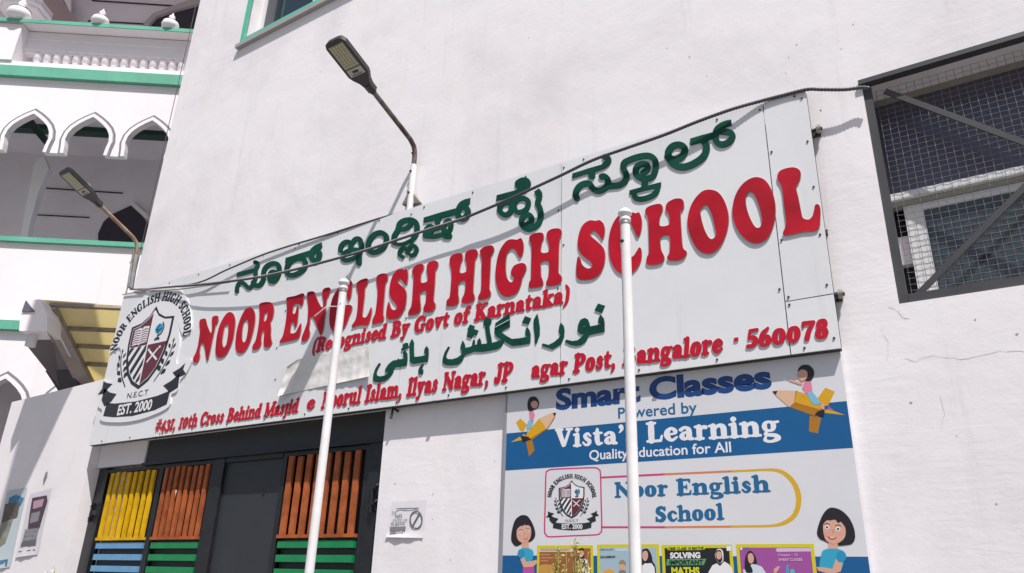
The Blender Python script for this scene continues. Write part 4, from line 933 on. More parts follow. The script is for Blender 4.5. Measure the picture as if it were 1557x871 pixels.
# ------------------------------------------------------------------ the crest, one design used twice
# design coordinates = the flat poster version, x right, y down
DES0, DESS = (820,700), 5.09
def design_on_poster(x, y, k=0):
    return at(DES0[0]+x/DESS, DES0[1]+y/DESS, Y_POST-k)
cor = [((250,155),(350,145)),((152,215),(215,265)),((347,205),(458,205)),((250,445),(232,632)),((80,282),(100,415)),((425,265),(545,295)),((55,440),(5,670)),((460,412),(530,490)),((105,520),(25,800)),((405,515),(425,750)),((250,540),(232,800))]
A_, Bx, Bz = [], [], []
for (dx, dy), (qx, qy) in cor:
    p = design_on_poster(dx, dy); q = at(150+qx/3.956, 430+qy/3.956, Y_SIGN)
    A_.append((p.x, p.z, 1)); Bx.append(q.x); Bz.append(q.z)
ax_ = np.linalg.lstsq(np.array(A_), np.array(Bx), rcond=None)[0]; az_ = np.linalg.lstsq(np.array(A_), np.array(Bz), rcond=None)[0]
def design_on_sign(x, y, k=0):
    p = design_on_poster(x, y); return Vector((ax_[0]*p.x+ax_[1]*p.z+ax_[2], Y_SIGN-k, az_[0]*p.x+az_[1]*p.z+az_[2]))
def crest(mapf, parent, base, th, step, backing, small=False):
    """mapf(x,y,k) places a design point k metres proud of the board"""
    def pc(prims, m, lvl, name, t=None, h=1.4):
        t = t or step
        mb = MB(); plate(mb, outline(prims, h), lambda x, y: mapf(x, y, base+lvl*step), (0, t, 0)); return mb.build(name, m, parent)
    def PQ(s): return ('q', sp_(s))
    def PS(s): return ('p', sp_(s))
    if backing:
        mb = MB()
        plate(mb, outline([PS('60,290 70,235 105,170 160,110 230,82 300,88 370,130 415,190 440,260 425,285 395,270 360,215 400,300 405,380 440,375 475,380 462,420 440,445 435,480 412,490 412,530 330,552 250,558 170,552 95,535 92,500 62,480 55,450 40,440 55,390 100,400 125,380 122,300 100,275')],2.0), lambda x, y: mapf(x, y, th), (0, th-.002, 0))
        mb.build('crest_backing', M_WHT, parent)
    shield = '250,152 272,182 305,200 350,205 350,270 342,330 322,385 290,425 250,448 210,425 178,388 158,335 150,275 150,212 195,205 228,184'
    inner = '250,166 273,192 305,208 340,213 340,270 332,327 314,378 285,414 250,434 215,414 187,380 168,330 160,275 160,220 195,213 226,193'
    pc([('q',sp_(shield))], M_BLK, 1, 'crest_shield', h=1.4)
    pc([('q',sp_(inner))], M_WHT, 2, 'crest_field')
    pc([PQ('246,176 246,290 166,290 162,275 162,222 195,216 228,196')], M_MAR, 3, 'crest_quarter')
    pc([PQ('252,292 338,292 330,327 312,378 284,411 252,431')], M_MAR, 3, 'crest_quarter')
    for a in range(5):
        # diagonal stripes bottom left
        x0 = 160+a*25
        pass
    for s in ('170,292 188,292 166,322 165,300','206,292 222,292 178,362 170,345','240,292 246,292 246,312 198,390 188,376','246,336 246,362 220,412 210,402','246,388 246,414 236,424 228,418'): pc([PQ(s)], M_BLK, 3, 'crest_stripe')
    # open book
    pc([PQ('172,228 200,222 207,228 214,220 240,222 240,280 212,282 206,286 198,282 172,284')], M_WHT, 4, 'crest_book')
    for i in range(6):
        y = 232+i*8.6
        pc([B_(1.3,f'174,{y+3} 186,{y-1} 203,{y+2}'),B_(1.3,f'209,{y+2} 224,{y-2} 238,{y+1}')], M_MAR, 5, 'crest_book_line', h=1.1)
    # globe
    pc([('s',[(290,240,17)])], M_CYAN, 4, 'crest_globe'); pc([S(2,'303,220 312,238 306,258 290,266'),B_(2,'290,262 290,274'),PQ('276,280 282,272 298,272 304,280')], M_BLK, 5, 'crest_globe_stand', h=1.2)
    pc([S(1.2,'274,240 290,246 306,240'),S(1.2,'290,224 284,240 290,256')], M_BLK, 6, 'crest_globe_lines', h=1.0)
    # crossed scrolls
    pc([B_(3.4,'268,318 308,352'),B_(3.4,'304,314 266,354'),('s',[(262,312,4.5)]),('s',[(312,309,4.5)])], M_WHT, 4, 'crest_crossed_scrolls', h=1.2)
    # laurel branches
    for sx in (-1, 1):
        f = lambda x: 250+sx*(x-250)
        pr = [('s',[(f(372),295,1.6),(f(366),340,2),(f(345),390,2.2),(f(318),430,2.0)],False,True)]
        for lx, ly, dx, dy, r in ((370,300,2,-12,4),(360,318,-8,-14,5),(376,322,8,-14,5),(352,345,-8,-16,6.5),(371,350,12,-14,6.5),(342,370,-8,-16,7.5),(360,380,14,-14,7.5),(332,392,-6,-14,8.5),(346,406,16,-12,8.5)):
            pr.append(('s',[(f(lx),ly,r*.55),(f(lx+dx*.5),ly+dy*.5,r),(f(lx+dx),ly+dy,1.2)],False,False))
        pc(pr, M_BLK, 1, 'crest_laurel')
    # ribbon
    pc([PQ('108,476 150,484 250,490 350,484 404,474 402,520 350,533 250,540 160,533 105,522')], M_BLK, 1, 'crest_ribbon')
    pc([PQ('78,420 112,440 148,450 130,474 100,488 78,462')], M_BLK, 1, 'crest_ribbon_fold'); pc([PQ('366,452 400,440 432,420 438,468 404,482 388,468')], M_BLK, 1, 'crest_ribbon_fold')
    pc([PQ('66,393 84,402 116,410 98,424 84,440 52,440 68,420')], M_BLK, 1, 'crest_ribbon_tail'); pc([PQ('398,412 430,400 448,386 444,408 462,426 438,432 418,430')], M_BLK, 1, 'crest_ribbon_tail')
    # lettering
    def flat_word(s, xa, xb, ybase, h, m, lvl, bold):
        vs, fs = sans_mesh_pts(s, bold); x0 = min(v.x for v in vs); x1 = max(v.x for v in vs)
        out = [mapf(xa+(v.x-x0)/(x1-x0)*(xb-xa), ybase-v.y/.729*h, base+lvl*step) for v in vs]
        f0 = fs[0]; nn = (out[f0[1]]-out[f0[0]]).cross(out[f0[2]]-out[f0[0]])
        if nn.y > 0: fs = [f[::-1] for f in fs]
        mb = MB(); mb.add(out, fs); mb.build('crest_lettering', m, parent)
    flat_word('EST. 2000', 174, 334, 528, 36, M_WHT, 3, .03)
    flat_word('N.E.C.T', 204, 302, 474, 20, M_BLK, 2, .0)
    # arched name, letters one by one
    txt = 'NOOR ENGLISH HIGH SCHOOL'; tw = text_width(txt); x = 0; cxr, cyr = 252, 292
    for ch in txt:
        if ch != ' ':
            adv = G[ch][0]; xm = x+adv/2; th_ = math.pi*(1.0-(xm/tw))*.985+.01
            rx_, ry_ = 158, 156; bx_, by_ = cxr+rx_*math.cos(th_), cyr-ry_*math.sin(th_)
            ex = np.array([math.sin(th_), math.cos(th_)]); ey = np.array([math.cos(th_), -math.sin(th_)])
            unit = math.pi*162/tw
            mb = MB(); plate(mb, glyph_loops(ch), lambda u, v: mapf(bx_+ex[0]*(u-adv/2)*unit+ey[0]*v*32, by_+ex[1]*(u-adv/2)*unit+ey[1]*v*32, base+step), (0, step, 0))
            mb.build('crest_letter', M_BLK, parent)
            x += adv
        else: x += .42
crest_t = thing('school_crest', tuple(at(225,560,Y_SIGN)), 'cut-out shield crest with ribbon reading EST. 2000 on the left end of the name board', 'crest')
crest(design_on_sign, crest_t, .011, .011, .0012, True)

# wrinkled film on the board
fm = MB(); nu, nv = 40, 16
fc = [(437,549),(560,526),(562,572),(422,602)]
random.seed(5)
def film_pt(i, j):
    u, v = i/nu, j/nv
    top = Vector((fc[0][0]*(1-u)+fc[1][0]*u, fc[0][1]*(1-u)+fc[1][1]*u, 0)); bot = Vector((fc[3][0]*(1-u)+fc[2][0]*u, fc[3][1]*(1-u)+fc[2][1]*u, 0))
    q = top.lerp(bot, v)
    if u < .13: q.x += 0; q.y += (.13-u)*60*(1-v)
    edge = min(v, 1-v)
    d = .006+.004*math.sin(u*31+v*3)*.5+.003*math.sin(u*70+1.7*v)+.004*math.sin(v*14+u*5)
    d *= .55
    d += .016*max(0, v-.82)/.18*(.5+.5*math.sin(u*9+2))
    d += .028*max(0,.16-u)/.16*(.3+.7*v) + .012*max(0,.08-v)/.08*max(0,.3-u)/.3
    if u > .86: d += .0015*math.sin(u*190)
    if u > .75 and v > .7: d += .03*(u-.75)/.25*(v-.7)/.3
    return at(q.x, q.y, Y_SIGN-max(.002, d))
fm.add([film_pt(i, j) for j in range(nv+1) for i in range(nu+1)], [(j*(nu+1)+i, j*(nu+1)+i+1, (j+1)*(nu+1)+i+1, (j+1)*(nu+1)+i) for j in range(nv) for i in range(nu)], True)
o = fm.build('plastic_sheet', M_FILM); o.data.materials[0].use_backface_culling = False
tag(o, 'crumpled off-white sheet taped on the name board below the word ENGLISH', 'sheet')

# ================================================================== POSTER
po = thing('smart_class_poster', (-1.5, Y_POST, 0), 'printed hoarding reading Smart Classes under the right half of the name board', 'poster')
PX0, PX1 = -2.425, -.582
bx((PX0,Y_POST,.25),(PX1,Y_POST+.032,1.105+E0),'board',M_PWHT,po)
bx((PX0-.012,Y_POST-.0009,.24),(PX0-.001,Y_POST+.034,1.105+E0),'edge_strip',mat('edge_grey',(.28,.28,.31),.5),po)
def ply(s, m, lvl, name='print', smooth=False, org=(0,0), sc=1.0, holes=()):
    pts = sp_(s) if isinstance(s, str) else s
    if smooth: pts = [tuple(q) for q in catmull(pts, True, 5)]
    hs = [[tuple(q) for q in catmull(sp_(h), True, 5)] for h in holes]
    mb = MB(); plate(mb, [pts]+hs, px_map(org, sc, Y_POST-.0004*lvl), (0, .0003, 0)); return mb.build(name, m, po)
def prim(prims, m, lvl, name='print', org=(0,0), sc=1.0, h=None):
    mb = MB(); plate(mb, outline(prims, h or .4*sc), px_map(org, sc, Y_POST-.0004*lvl), (0, .0003, 0)); return mb.build(name, m, po)
zb0, zb1 = .628+E0, .838+E0
bx((PX0+.001,Y_POST-.0005,zb0),(PX1-.001,Y_POST+.0002,zb1),'blue_band',M_PBLUE,po)
bx((PX0+.001,Y_POST-.0005,.26),(PX1-.001,Y_POST+.0002,.174+E0),'blue_band',M_PBLUE,po)
sans_flat('Smart Classes', (845,622), (1174,588), (843,592), Y_POST-.0009, mat('poster_navy',(.008,.05,.20),.4), po, .045)
sans_flat('Powered by', (940,636), (1060,627), (940,619), Y_POST-.0009, M_PLET, po, .012)
fat_flat("Vista's Learning", (843,681), (1187,662), (843,652), Y_POST-.0010, M_WHT, po)
sans_flat('Quality Education for All', (896,699), (1112,687), (896,684), Y_POST-.0010, M_WHT, po, .015)
fat_flat('Noor English', (934,757), (1172,748), (934,733), Y_POST-.0009, M_PLET, po)
fat_flat('School', (996,794), (1102,790), (996,770), Y_POST-.0009, M_PLET, po)
M_PINK = mat('line_pink',(.55,.05,.17),.4); M_ORG = mat('line_orange',(.62,.20,.07),.4); M_GLD = mat('line_gold',(.62,.36,.02),.4)
# rounded logo frame
prim([('s',[(x,y,1.1) for x,y in sp_('840,713.5 872,712 903,711 910,713.5 913,720 914,760 915,803 912.5,810 906,813 870,814.5 836,816 830.5,813 828,806 829,765 830,722 833,716')],True,True)], M_PINK, 1, 'logo_frame')
# pill outline with changing colour
for x0_, y0_, x1_, y1_, m_ in ((914,726,1010,721,M_PINK),(915,801.5,1010,801.5,M_PINK),(1010.5,721,1110,716.5,M_ORG),(1010.5,801.5,1110,800.5,M_ORG)):
    prim([('s',[(x0_,y0_,1.5),(x1_,y1_,1.6)],False,False)], m_, 1, 'pill_line')
prim([('s',[(1111,716.5,1.7),(1140,715.2,1.7),(1170,714,2.0),(1190,718,3.0),(1207,734,3.8),(1214.5,757,4.1),(1210,780,3.8),(1196,793,3.2),(1176,799,2.0),(1140,800,1.7),(1111,800.5,1.7)],False,True)], M_GLD, 1, 'pill_line')
crest(design_on_poster, po, .0006, 0, .0006, False)
# corner figures riding pencils (plain cartoon children)
M_HAIR = mat('print_hair',(.015,.012,.018),.4); M_SKIN = mat('print_skin',(.62,.34,.25),.45); M_PY = mat('print_pencil_yellow',(.62,.33,.01),.4); M_PY2 = mat('print_pencil_shade',(.38,.16,.01),.4)
M_WOOD = mat('print_pencil_wood',(.66,.42,.28),.4); M_TEAL = mat('print_teal',(.03,.33,.50),.4); M_JEAN = mat('print_jeans',(.18,.45,.62),.4); M_PNK = mat('print_pink',(.68,.20,.33),.4)
o1, s1 = (760,540), 4.84
for s, m, l, nm in (('120,495 150,465 200,510 175,560 150,555',M_PY,2,'pencil_fin'),('190,620 235,612 255,700 215,745',M_PY2,2,'pencil_fin'),('80,640 180,580 200,600 180,620',M_PY,2,'pencil_fin'),('200,570 290,465 345,545 235,620 195,605',M_PY,3,'pencil_body'),('290,465 390,420 412,435 345,545',M_WOOD,3,'pencil_wood'),('345,545 412,435 400,470 360,530 235,625 225,612',M_PY2,4,'pencil_shade'),('390,424 415,424 402,450',M_HAIR,5,'pencil_lead'),('150,590 210,600 230,620 170,640',M_HAIR,4,'pencil_end'),('215,420 245,410 258,440 240,490 222,470',M_PNK,5,'figure_top'),('215,475 250,480 235,530 200,550 195,520',M_JEAN,5,'figure_leg')):
    ply(s, m, l, nm, False, o1, s1)
ply('205,340 225,308 265,308 288,345 280,385 255,400 222,412 205,390', M_HAIR, 5, 'figure_hair', True, o1, s1); ply('232,345 262,335 280,355 272,385 245,390 230,370', M_SKIN, 6, 'figure_face', True, o1, s1)
o2, s2 = (1040,540), 4.84
for s, m, l, nm in (('1040,238 1110,268 1060,370 1000,380 975,330',M_PY,2,'pencil_fin'),('925,445 1010,460 985,575 920,560',M_PY2,2,'pencil_fin'),('1030,410 1060,395 1185,440 1040,425',M_PY,2,'pencil_fin'),('830,262 1000,350 1040,400 985,455 940,440 775,380',M_PY2,3,'pencil_body'),('825,262 870,275 1020,370 1000,400 810,345',M_PY,4,'pencil_body'),('655,265 690,258 830,262 810,350 775,382 680,300',M_WOOD,4,'pencil_wood'),('650,265 688,262 676,292',M_HAIR,5,'pencil_lead'),('985,410 1035,400 1030,455 960,440',M_HAIR,5,'pencil_end'),('1060,370 1105,405 1060,400',mat('print_violet',(.28,.10,.45),.4),3,'ribbon'),('885,200 935,190 945,260 925,290 890,270 870,240',M_PNK,5,'figure_top'),('905,280 940,262 985,320 1010,360 960,365 935,340',M_JEAN,6,'figure_leg'),('1000,355 1030,350 1035,400 1010,395',M_SKIN,6,'figure_foot'),('770,182 790,178 875,205 865,220 780,192',M_SKIN,6,'figure_arm'),('905,270 880,300 868,298 890,262',M_SKIN,7,'figure_arm')):
    ply(s, m, l, nm, False, o2, s2)
ply('838,110 865,75 915,72 952,105 955,150 930,188 890,185 850,160', M_HAIR, 6, 'figure_hair', True, o2, s2); ply('835,130 868,105 905,120 905,165 870,190 840,165', M_SKIN, 7, 'figure_face', True, o2, s2)
# two girls at the foot of the poster
def girl(org, sc, mx, hairo, face, neck, top, sleeve, arm, eyes, mouth, skirt, brow):
    ply(hairo, M_HAIR, 4, 'figure_hair', True, org, sc); ply(neck, M_SKIN, 4.5, 'figure_neck', False, org, sc)
    ply(top, M_TEAL, 5, 'figure_blouse', True, org, sc); ply(skirt, mat('print_magenta',(.45,.07,.30),.4), 4.7, 'figure_skirt', False, org, sc)
    ply(arm, M_SKIN, 6, 'figure_arm', False, org, sc); ply(sleeve, mat('print_teal_dark',(.015,.25,.45),.4), 6.5, 'figure_sleeve', True, org, sc)
    ply(face, M_SKIN, 6, 'figure_face', True, org, sc)
    for x, y, r in eyes:
        prim([('s',[(x,y,r)])], M_WHT, 7, 'figure_eye', org, sc, .12*sc); prim([('s',[(x,y,r*.5)])], M_HAIR, 8, 'figure_pupil', org, sc, .12*sc)
        prim([S(r*.16,f'{x-r*1.1},{y-r*1.3} {x},{y-r*1.75} {x+r*1.1},{y-r*1.25}')], M_HAIR, 7, 'figure_brow', org, sc, .1*sc)
    ply(mouth, mat('print_lips',(.45,.05,.05),.4), 7, 'figure_mouth', True, org, sc)
    mp_ = np.array(sp_(mouth)); mc = mp_.mean(0); ply([tuple(mc+(q-mc)*np.array([.62,.42])-np.array([0,2])) for q in mp_], M_WHT, 8, 'figure_teeth', False, org, sc)
    ex_ = (eyes[0][0]+eyes[1][0])/2; ey_ = (eyes[0][1]+eyes[1][1])/2; rr_ = eyes[0][2]
    prim([S(rr_*.13, f'{ex_-rr_*.1},{ey_+rr_*.7} {ex_+rr_*.5},{ey_+rr_*1.9} {ex_-rr_*.2},{ey_+rr_*2.1}')], mat('print_skin_shade',(.42,.19,.13),.45), 7, 'figure_nose', org, sc, .1*sc)
    for sx in (-1, 1): prim([('s',[(ex_+sx*rr_*3.2, ey_+rr_*2.6, rr_*.9)])], mat('print_blush',(.66,.29,.22),.45), 6.5, 'figure_cheek', org, sc, .15*sc)
    ply(brow, M_HAIR, 7.5, 'figure_fringe', False, org, sc)
def eyes_(s): return [tuple(float(v) for v in q.split(',')) for q in s.split()]
girl((760,770),8.63,0,'300,112 360,125 410,190 450,280 465,370 440,430 390,465 330,470 270,500 210,520 160,470 148,400 165,280 200,180 250,130',
 '225,300 260,265 330,240 395,260 412,330 400,410 360,465 310,478 250,450 222,390','285,470 375,460 380,545 290,545','240,580 300,552 390,552 440,600 425,700 350,735 310,700 250,660',
 '232,620 260,572 310,575 325,640 280,670 245,665','268,690 318,665 345,730 480,700 490,740 440,790 310,800',eyes_('278,338,19 366,318,17'),'318,408 345,412 370,400 360,428 330,432','305,805 445,790 455,880 300,880','225,300 250,225 300,200 350,200 400,240 410,262 370,235 345,250 330,232 300,255 270,250 245,275')
girl((1040,700),5.093,0,'1150,365 1215,385 1275,440 1315,520 1325,600 1300,645 1260,655 1210,660 1150,655 1090,625 1050,605 1030,560 1045,490 1075,420 1110,378',
 '1078,500 1120,460 1190,465 1240,500 1252,560 1235,610 1180,645 1130,640 1090,600','1120,635 1190,640 1195,700 1115,700','1060,740 1090,690 1190,685 1250,720 1240,780 1200,860 1060,850',
 '1185,720 1230,700 1258,745 1235,785 1190,780','1175,765 1230,775 1215,860 1140,880 1040,855 1025,825 1060,825 1150,840',eyes_('1108,517,17 1193,530,18'),'1112,585 1150,600 1185,592 1160,612 1130,608','1050,872 1200,870 1200,930 1050,930','1075,500 1085,440 1120,410 1180,415 1230,440 1252,520 1215,470 1195,485 1170,455 1130,465 1105,455')
# course cards
CARD = [('817,830 902,828',mat('card_brown',(.30,.10,.035),.4)),('908,828 1002,827',mat('card_pale_blue',(.33,.45,.52),.4)),('1006,829 1113,827',mat('card_black',(.012,.014,.018),.4)),('1119,828 1237,826',mat('card_magenta',(.32,.075,.30),.4))]
M_CY = mat('card_border_yellow',(.58,.52,.01),.4)
cards = []
for k, (s, m) in enumerate(CARD):
    (xa, ya), (xb, yb) = sp_(s); a = at(xa, ya, Y_POST); b = at(xb, yb, Y_POST); top = (a.z+b.z)/2; bot = top-.62
    bx((a.x,Y_POST-.0008,bot),(b.x,Y_POST-.0003,top),'card_border',M_CY,po); d = .015
    bx((a.x+d,Y_POST-.0012,bot+d),(b.x-d,Y_POST-.0007,top-d),'card',m,po); cards.append((a.x,b.x,top,bot))
L0 = 4
sans_flat('SOLVING', (1019,848.5), (1065,848), (1019,840), Y_POST-.0024, M_WHT, po, .05)
ply('1014,850 1074,849.5 1070,859 1013,859.5', mat('card_green',(.10,.30,.13),.4), L0, 'card_strip'); sans_flat('IMPORTANT', (1018,858), (1069,857.5), (1018,851.5), Y_POST-.0027, M_HAIR, po, .03)
sans_flat('MATHS', (1021,873), (1064,873), (1022,862.5), Y_POST-.0024, mat('card_lime',(.55,.60,.02),.4), po, .05)
prim([('s',[(1017.5,834,3),(1069,833,3)],False,False)], mat('card_lime',(.55,.60,.02),.4), L0, 'card_strip'); sans_flat('CBSE CLASS 10 MATHS', (1016,836.3), (1070,835.3), (1016,832), Y_POST-.0027, M_HAIR, po, .02)
ply('1104.5,830.5 1111.5,830 1112,837 1105,837.5', M_WHT, L0, 'card_badge')
o3, s3 = (1005,815), 13.54
ply('1140,300 1180,262 1240,270 1275,320 1285,420 1280,500 1240,550 1190,550 1150,500 1120,440 1115,370', M_WHT, 4, 'figure_outline', True, o3, s3)
ply('1130,320 1180,285 1235,300 1255,380 1265,470 1235,540 1195,545 1150,490 1125,430', M_HAIR, 5, 'figure_hair', True, o3, s3); ply('1140,350 1180,315 1230,330 1250,400 1235,460 1190,480 1150,450', M_SKIN, 6, 'figure_face', True, o3, s3)
ply('1060,600 1150,560 1215,620 1300,520 1400,580 1460,660 1480,760 1480,1100 950,1100 980,740', M_WHT, 4, 'figure_shirt', False, o3, s3)
o4, s4 = (1115,815), 12.456
ply('300,280 360,300 410,370 440,450 440,580 400,560 380,520 350,600 350,690 260,690 225,620 215,500 235,370', M_HAIR, 4, 'figure_hair', True, o4, s4); ply('275,370 320,320 370,350 390,430 370,500 330,520 290,480', M_SKIN, 6, 'figure_face', True, o4, s4)
ply('190,620 240,650 350,530 440,540 540,580 620,700 640,1000 180,1000', mat('print_coat',(.55,.63,.68),.4), 5, 'figure_coat', False, o4, s4)
ply('230,500 270,480 350,600 360,690 250,690 215,590', M_HAIR, 5.6, 'figure_hair', True, o4, s4)
ply('800,265 830,228 1475,225 1478,290 830,298', mat('card_lilac',(.60,.45,.60),.4), L0, 'card_strip', False, o4, s4)
M_PLP = mat('card_text_pink',(.68,.42,.62),.4)
sans_flat('Chapter - 10', (1183,845.3), (1213,845), (1183,841.5), Y_POST-.0024, M_PLP, po, .01); sans_flat('SMART CLASSES', (1184,853), (1220,852.5), (1184,848.7), Y_POST-.0024, M_PLP, po, .02)
ply('760,690 770,620 830,580 885,565 850,640 810,698', M_SKIN, L0, 'figure_hand', False, o4, s4)
ply('1003,545 1050,545 1052,700 1003,760', M_TEAL, L0, 'bar_icon', False, o4, s4); ply('1085,640 1150,640 1165,760 1085,760', mat('print_sea',(.10,.42,.42),.4), L0, 'bar_icon', True, o4, s4)
prim([('s',[(150,240,22)])], M_WHT, L0, 'card_badge', o4, s4); ply('190,215 310,215 310,265 190,265', mat('print_indigo',(.14,.10,.35),.4), L0, 'card_badge', False, o4, s4)
o5, s5 = (905,815), 15.55
ply('1110,350 1180,300 1240,300 1300,380 1340,480 1360,600 1420,700 1440,900 1380,900 1300,640 1150,690 1110,700', M_HAIR, 4, 'figure_hair', True, o5, s5); ply('1120,400 1170,350 1230,370 1250,470 1220,560 1170,590 1120,520', M_SKIN, 5, 'figure_face', True, o5, s5)
ply('1110,700 1180,640 1240,650 1330,640 1400,740 1430,1000 1110,1000', M_WHT, 5.5, 'figure_shirt', False, o5, s5)
ply('560,650 590,580 650,560 710,610 725,690 650,660', mat('print_olive',(.25,.24,.10),.5), 5, 'figure_cap', True, o5, s5); ply('575,690 640,660 715,690 700,780 640,800 585,770', M_SKIN, 4.5, 'figure_face', True, o5, s5); ply('560,820 640,800 720,820 740,1000 540,1000', mat('print_olive2',(.20,.18,.12),.5), 4, 'figure_body', False, o5, s5)
prim([('s',[(235,860,45),(330,830,60),(410,860,45)])], mat('print_orange',(.70,.32,.03),.5), 4, 'fruit_icon', o5, s5)
sans_flat('CBSE CLASS 1', (912,836.8), (934,836.5), (912,834.2), Y_POST-.0024, M_HAIR, po, .0); sans_flat('GRAMMAR', (912.5,848.5), (936,848), (912.5,845), Y_POST-.0024, M_HAIR, po, .02)
prim([('s',[(937,836,2.2),(953,835.5,2.2)],False,False)], mat('card_label_grey',(.50,.56,.62),.4), L0, 'card_strip')
o6, s6 = (810,815), 15.55
ply('150,300 960,295 960,372 150,375', mat('card_cream',(.62,.52,.38),.4), L0, 'card_strip', False, o6, s6)
prim([('s',[(190,330,8),(860,326,8)],False,False)], mat('card_ink',(.10,.11,.12),.4), 5, 'card_line', o6, s6)
for y, x1_ in ((440,400),(515,820),(585,360)): prim([('s',[(190,y,11),(x1_,y,11)],False,False)], mat('card_peach',(.55,.27,.13),.4), L0, 'card_line', o6, s6)
ply('1060,500 1075,360 1130,290 1200,290 1215,400 1210,540 1060,555', M_HAIR, 4, 'figure_hair', True, o6, s6); ply('1090,400 1140,340 1200,360 1205,440 1150,500 1100,470', M_SKIN, 5, 'figure_face', True, o6, s6)
ply('1110,540 1240,540 1300,580 1350,800 1330,1000 1010,1000 1040,760', M_WHT, 4.5, 'figure_shirt', False, o6, s6); ply('1150,540 1240,560 1240,710 1200,710', M_HAIR, 6, 'figure_tie', False, o6, s6)
ply('170,700 420,680 540,760 560,1000 170,1000', mat('card_amber',(.50,.27,.06),.4), L0, 'card_patch', True, o6, s6)

# ================================================================== PAPER NOTICES
def notice(name, pts, Y, m, label, cat='notice'):
    t = thing(name, tuple(at(*pts[0], Y)), label, cat); q = [at(x, y, Y) for x, y in pts]
    mb = MB(); nu = 10; v = []
    for j in range(nu+1):
        for i in range(nu+1):
            a = q[0].lerp(q[1], i/nu); b = q[3].lerp(q[2], i/nu); c = a.lerp(b, j/nu); curl = .014*max(0, j/nu-.85)/.15*(1-.6*abs(i/nu-.35)*2)+.0025*math.sin(i*1.7+j*.9)
            c.y -= .003+max(0, curl); v.append(c)
    mb.add(v, [(j*(nu+1)+i,(j+1)*(nu+1)+i,(j+1)*(nu+1)+i+1,j*(nu+1)+i+1) for j in range(nu) for i in range(nu)], True)
    mb.build('sheet', m, t); return t
np_ = notice('paper_notice', [(597,763),(650,760),(644,818),(588,817)], Y_WALL, mat('paper_white',(.72,.70,.73),.6), 'small curling white paper notice saying NO PLASTIC on the wall right of the gate')
M_INK = mat('ink_grey',(.12,.11,.13),.6)
def nt_s(s, p0, p1, h, m=M_INK, b=0.0): sans_flat(s, p0, p1, h, Y_WALL-.008, m, np_, b)
nt_s('Say', (596,781),(603,780.5),(596,777)); nt_s('NO', (601,787.5),(611,787),(601,781.8),M_INK,.01); nt_s('SINGLE USE', (597,792.6),(619,792),(597,789.4)); nt_s('PLASTIC', (594.5,799),(616,798),(594.5,794.2),M_INK,.01)
mb = MB(); mb.prism([at(x,y,Y_WALL-.008) for x,y in ((593,801),(617,800.5),(616,807),(592.5,807.5))],(0,.001,0)); mb.build('ink_bar', mat('ink_mid',(.22,.21,.23),.6), np_)
mb = MB(); plate(mb, outline([('s',[(632.5+9*math.cos(t)*1.0,790.3-13*math.sin(t),.9) for t in [i*math.pi/6 for i in range(12)]],True,True),B_(1.0,'638,780 627,800')],.35), px_map((0,0),1,Y_WALL-.0085),(0,.001,0)); mb.build('no_symbol', M_INK, np_)
for x0_,x1_,y_ in ((603,636,773.5),(593,612,811)):
    mb = MB(); plate(mb, outline([B_(.7,f'{x0_},{y_} {x1_},{y_-1}')],.3), px_map((0,0),1,Y_WALL-.0085),(0,.001,0)); mb.build('ink_line', M_INK, np_)
# on the compound wall
n2 = notice('pasted_notice', [(46,752),(79,742),(58,843),(25,848)], Y_WALL, mat('paper_faded',(.60,.57,.60),.7), 'torn paper notice with dark photo print on the wall left of the gate')
def blot(t, pts, m, lvl, name, Y=Y_WALL):
    mb = MB(); mb.prism([at(x,y,Y-.006-lvl*.0015) for x,y in pts], (0,.001,0)); mb.build(name, m, t)
M_DP = mat('print_dark_plum',(.09,.055,.08),.6,var=.5,vscale=30); M_PG = mat('print_grey',(.26,.25,.28),.6,var=.3,vscale=25)
blot(n2, [(49,757),(71,753),(72,762),(67,777),(60,802),(42,804),(45,780)], M_DP, 1, 'photo_print')
blot(n2, [(51,762),(67,758),(64,770),(50,774)], mat('print_rose',(.42,.26,.33),.6), 2, 'photo_print')
blot(n2, [(48,780),(61,777),(58,792),(45,796)], M_PG, 2, 'photo_print')
for i in range(4): blot(n2, [(38-i*1.6,805+i*6.4),(59-i*1.4,803+i*6.4),(58-i*1.4,807.5+i*6.4),(37-i*1.6,809.5+i*6.4)], M_PG, 1, 'text_block')
blot(n2, [(33,824),(55,821),(54,829),(31,831)], M_INK, 2, 'text_block'); blot(n2, [(28,838),(53,835),(53,837),(28,840)], M_INK, 1, 'text_block')
n3 = notice('pasted_notice', [(12,746),(42,741),(16,862),(-14,868)], Y_WALL, mat('paper_blue_faded',(.45,.52,.55),.7), 'weathered blue notice at the left edge of the wall beside the dark photo notice')
blot(n3, [(14,757),(24,752),(36,757),(31,768),(12,768)], mat('print_blue_faded',(.06,.20,.36),.6,var=.3,vscale=20), 1, 'photo_print')
blot(n3, [(8,766),(30,764),(26,785),(2,795)], mat('print_brown_faded',(.13,.10,.08),.6,var=.4,vscale=30), 2, 'photo_print')
blot(n3, [(2,795),(20,788),(8,825),(-8,835)], mat('print_olive_faded',(.28,.28,.22),.6,var=.4,vscale=20), 1, 'photo_print')
blot(n3, [(0,852),(12,850),(10,861),(-2,862)], mat('print_blue_faded',(.06,.20,.36),.6), 2, 'text_block')
rc = at(69,727,Y_WALL); mb = MB(); mb.prism([rc+Vector(v) for v in ((-.01,-.006,.05),(.02,-.008,.06),(.03,-.006,.01),(.0,-.006,-.06),(-.02,-.006,-.01))],(0,.005,0)); tag(mb.build('hook_plate', mat('hook_grey',(.22,.21,.22),.7)), 'small broken hook above the pasted notices on the wall', 'hook')
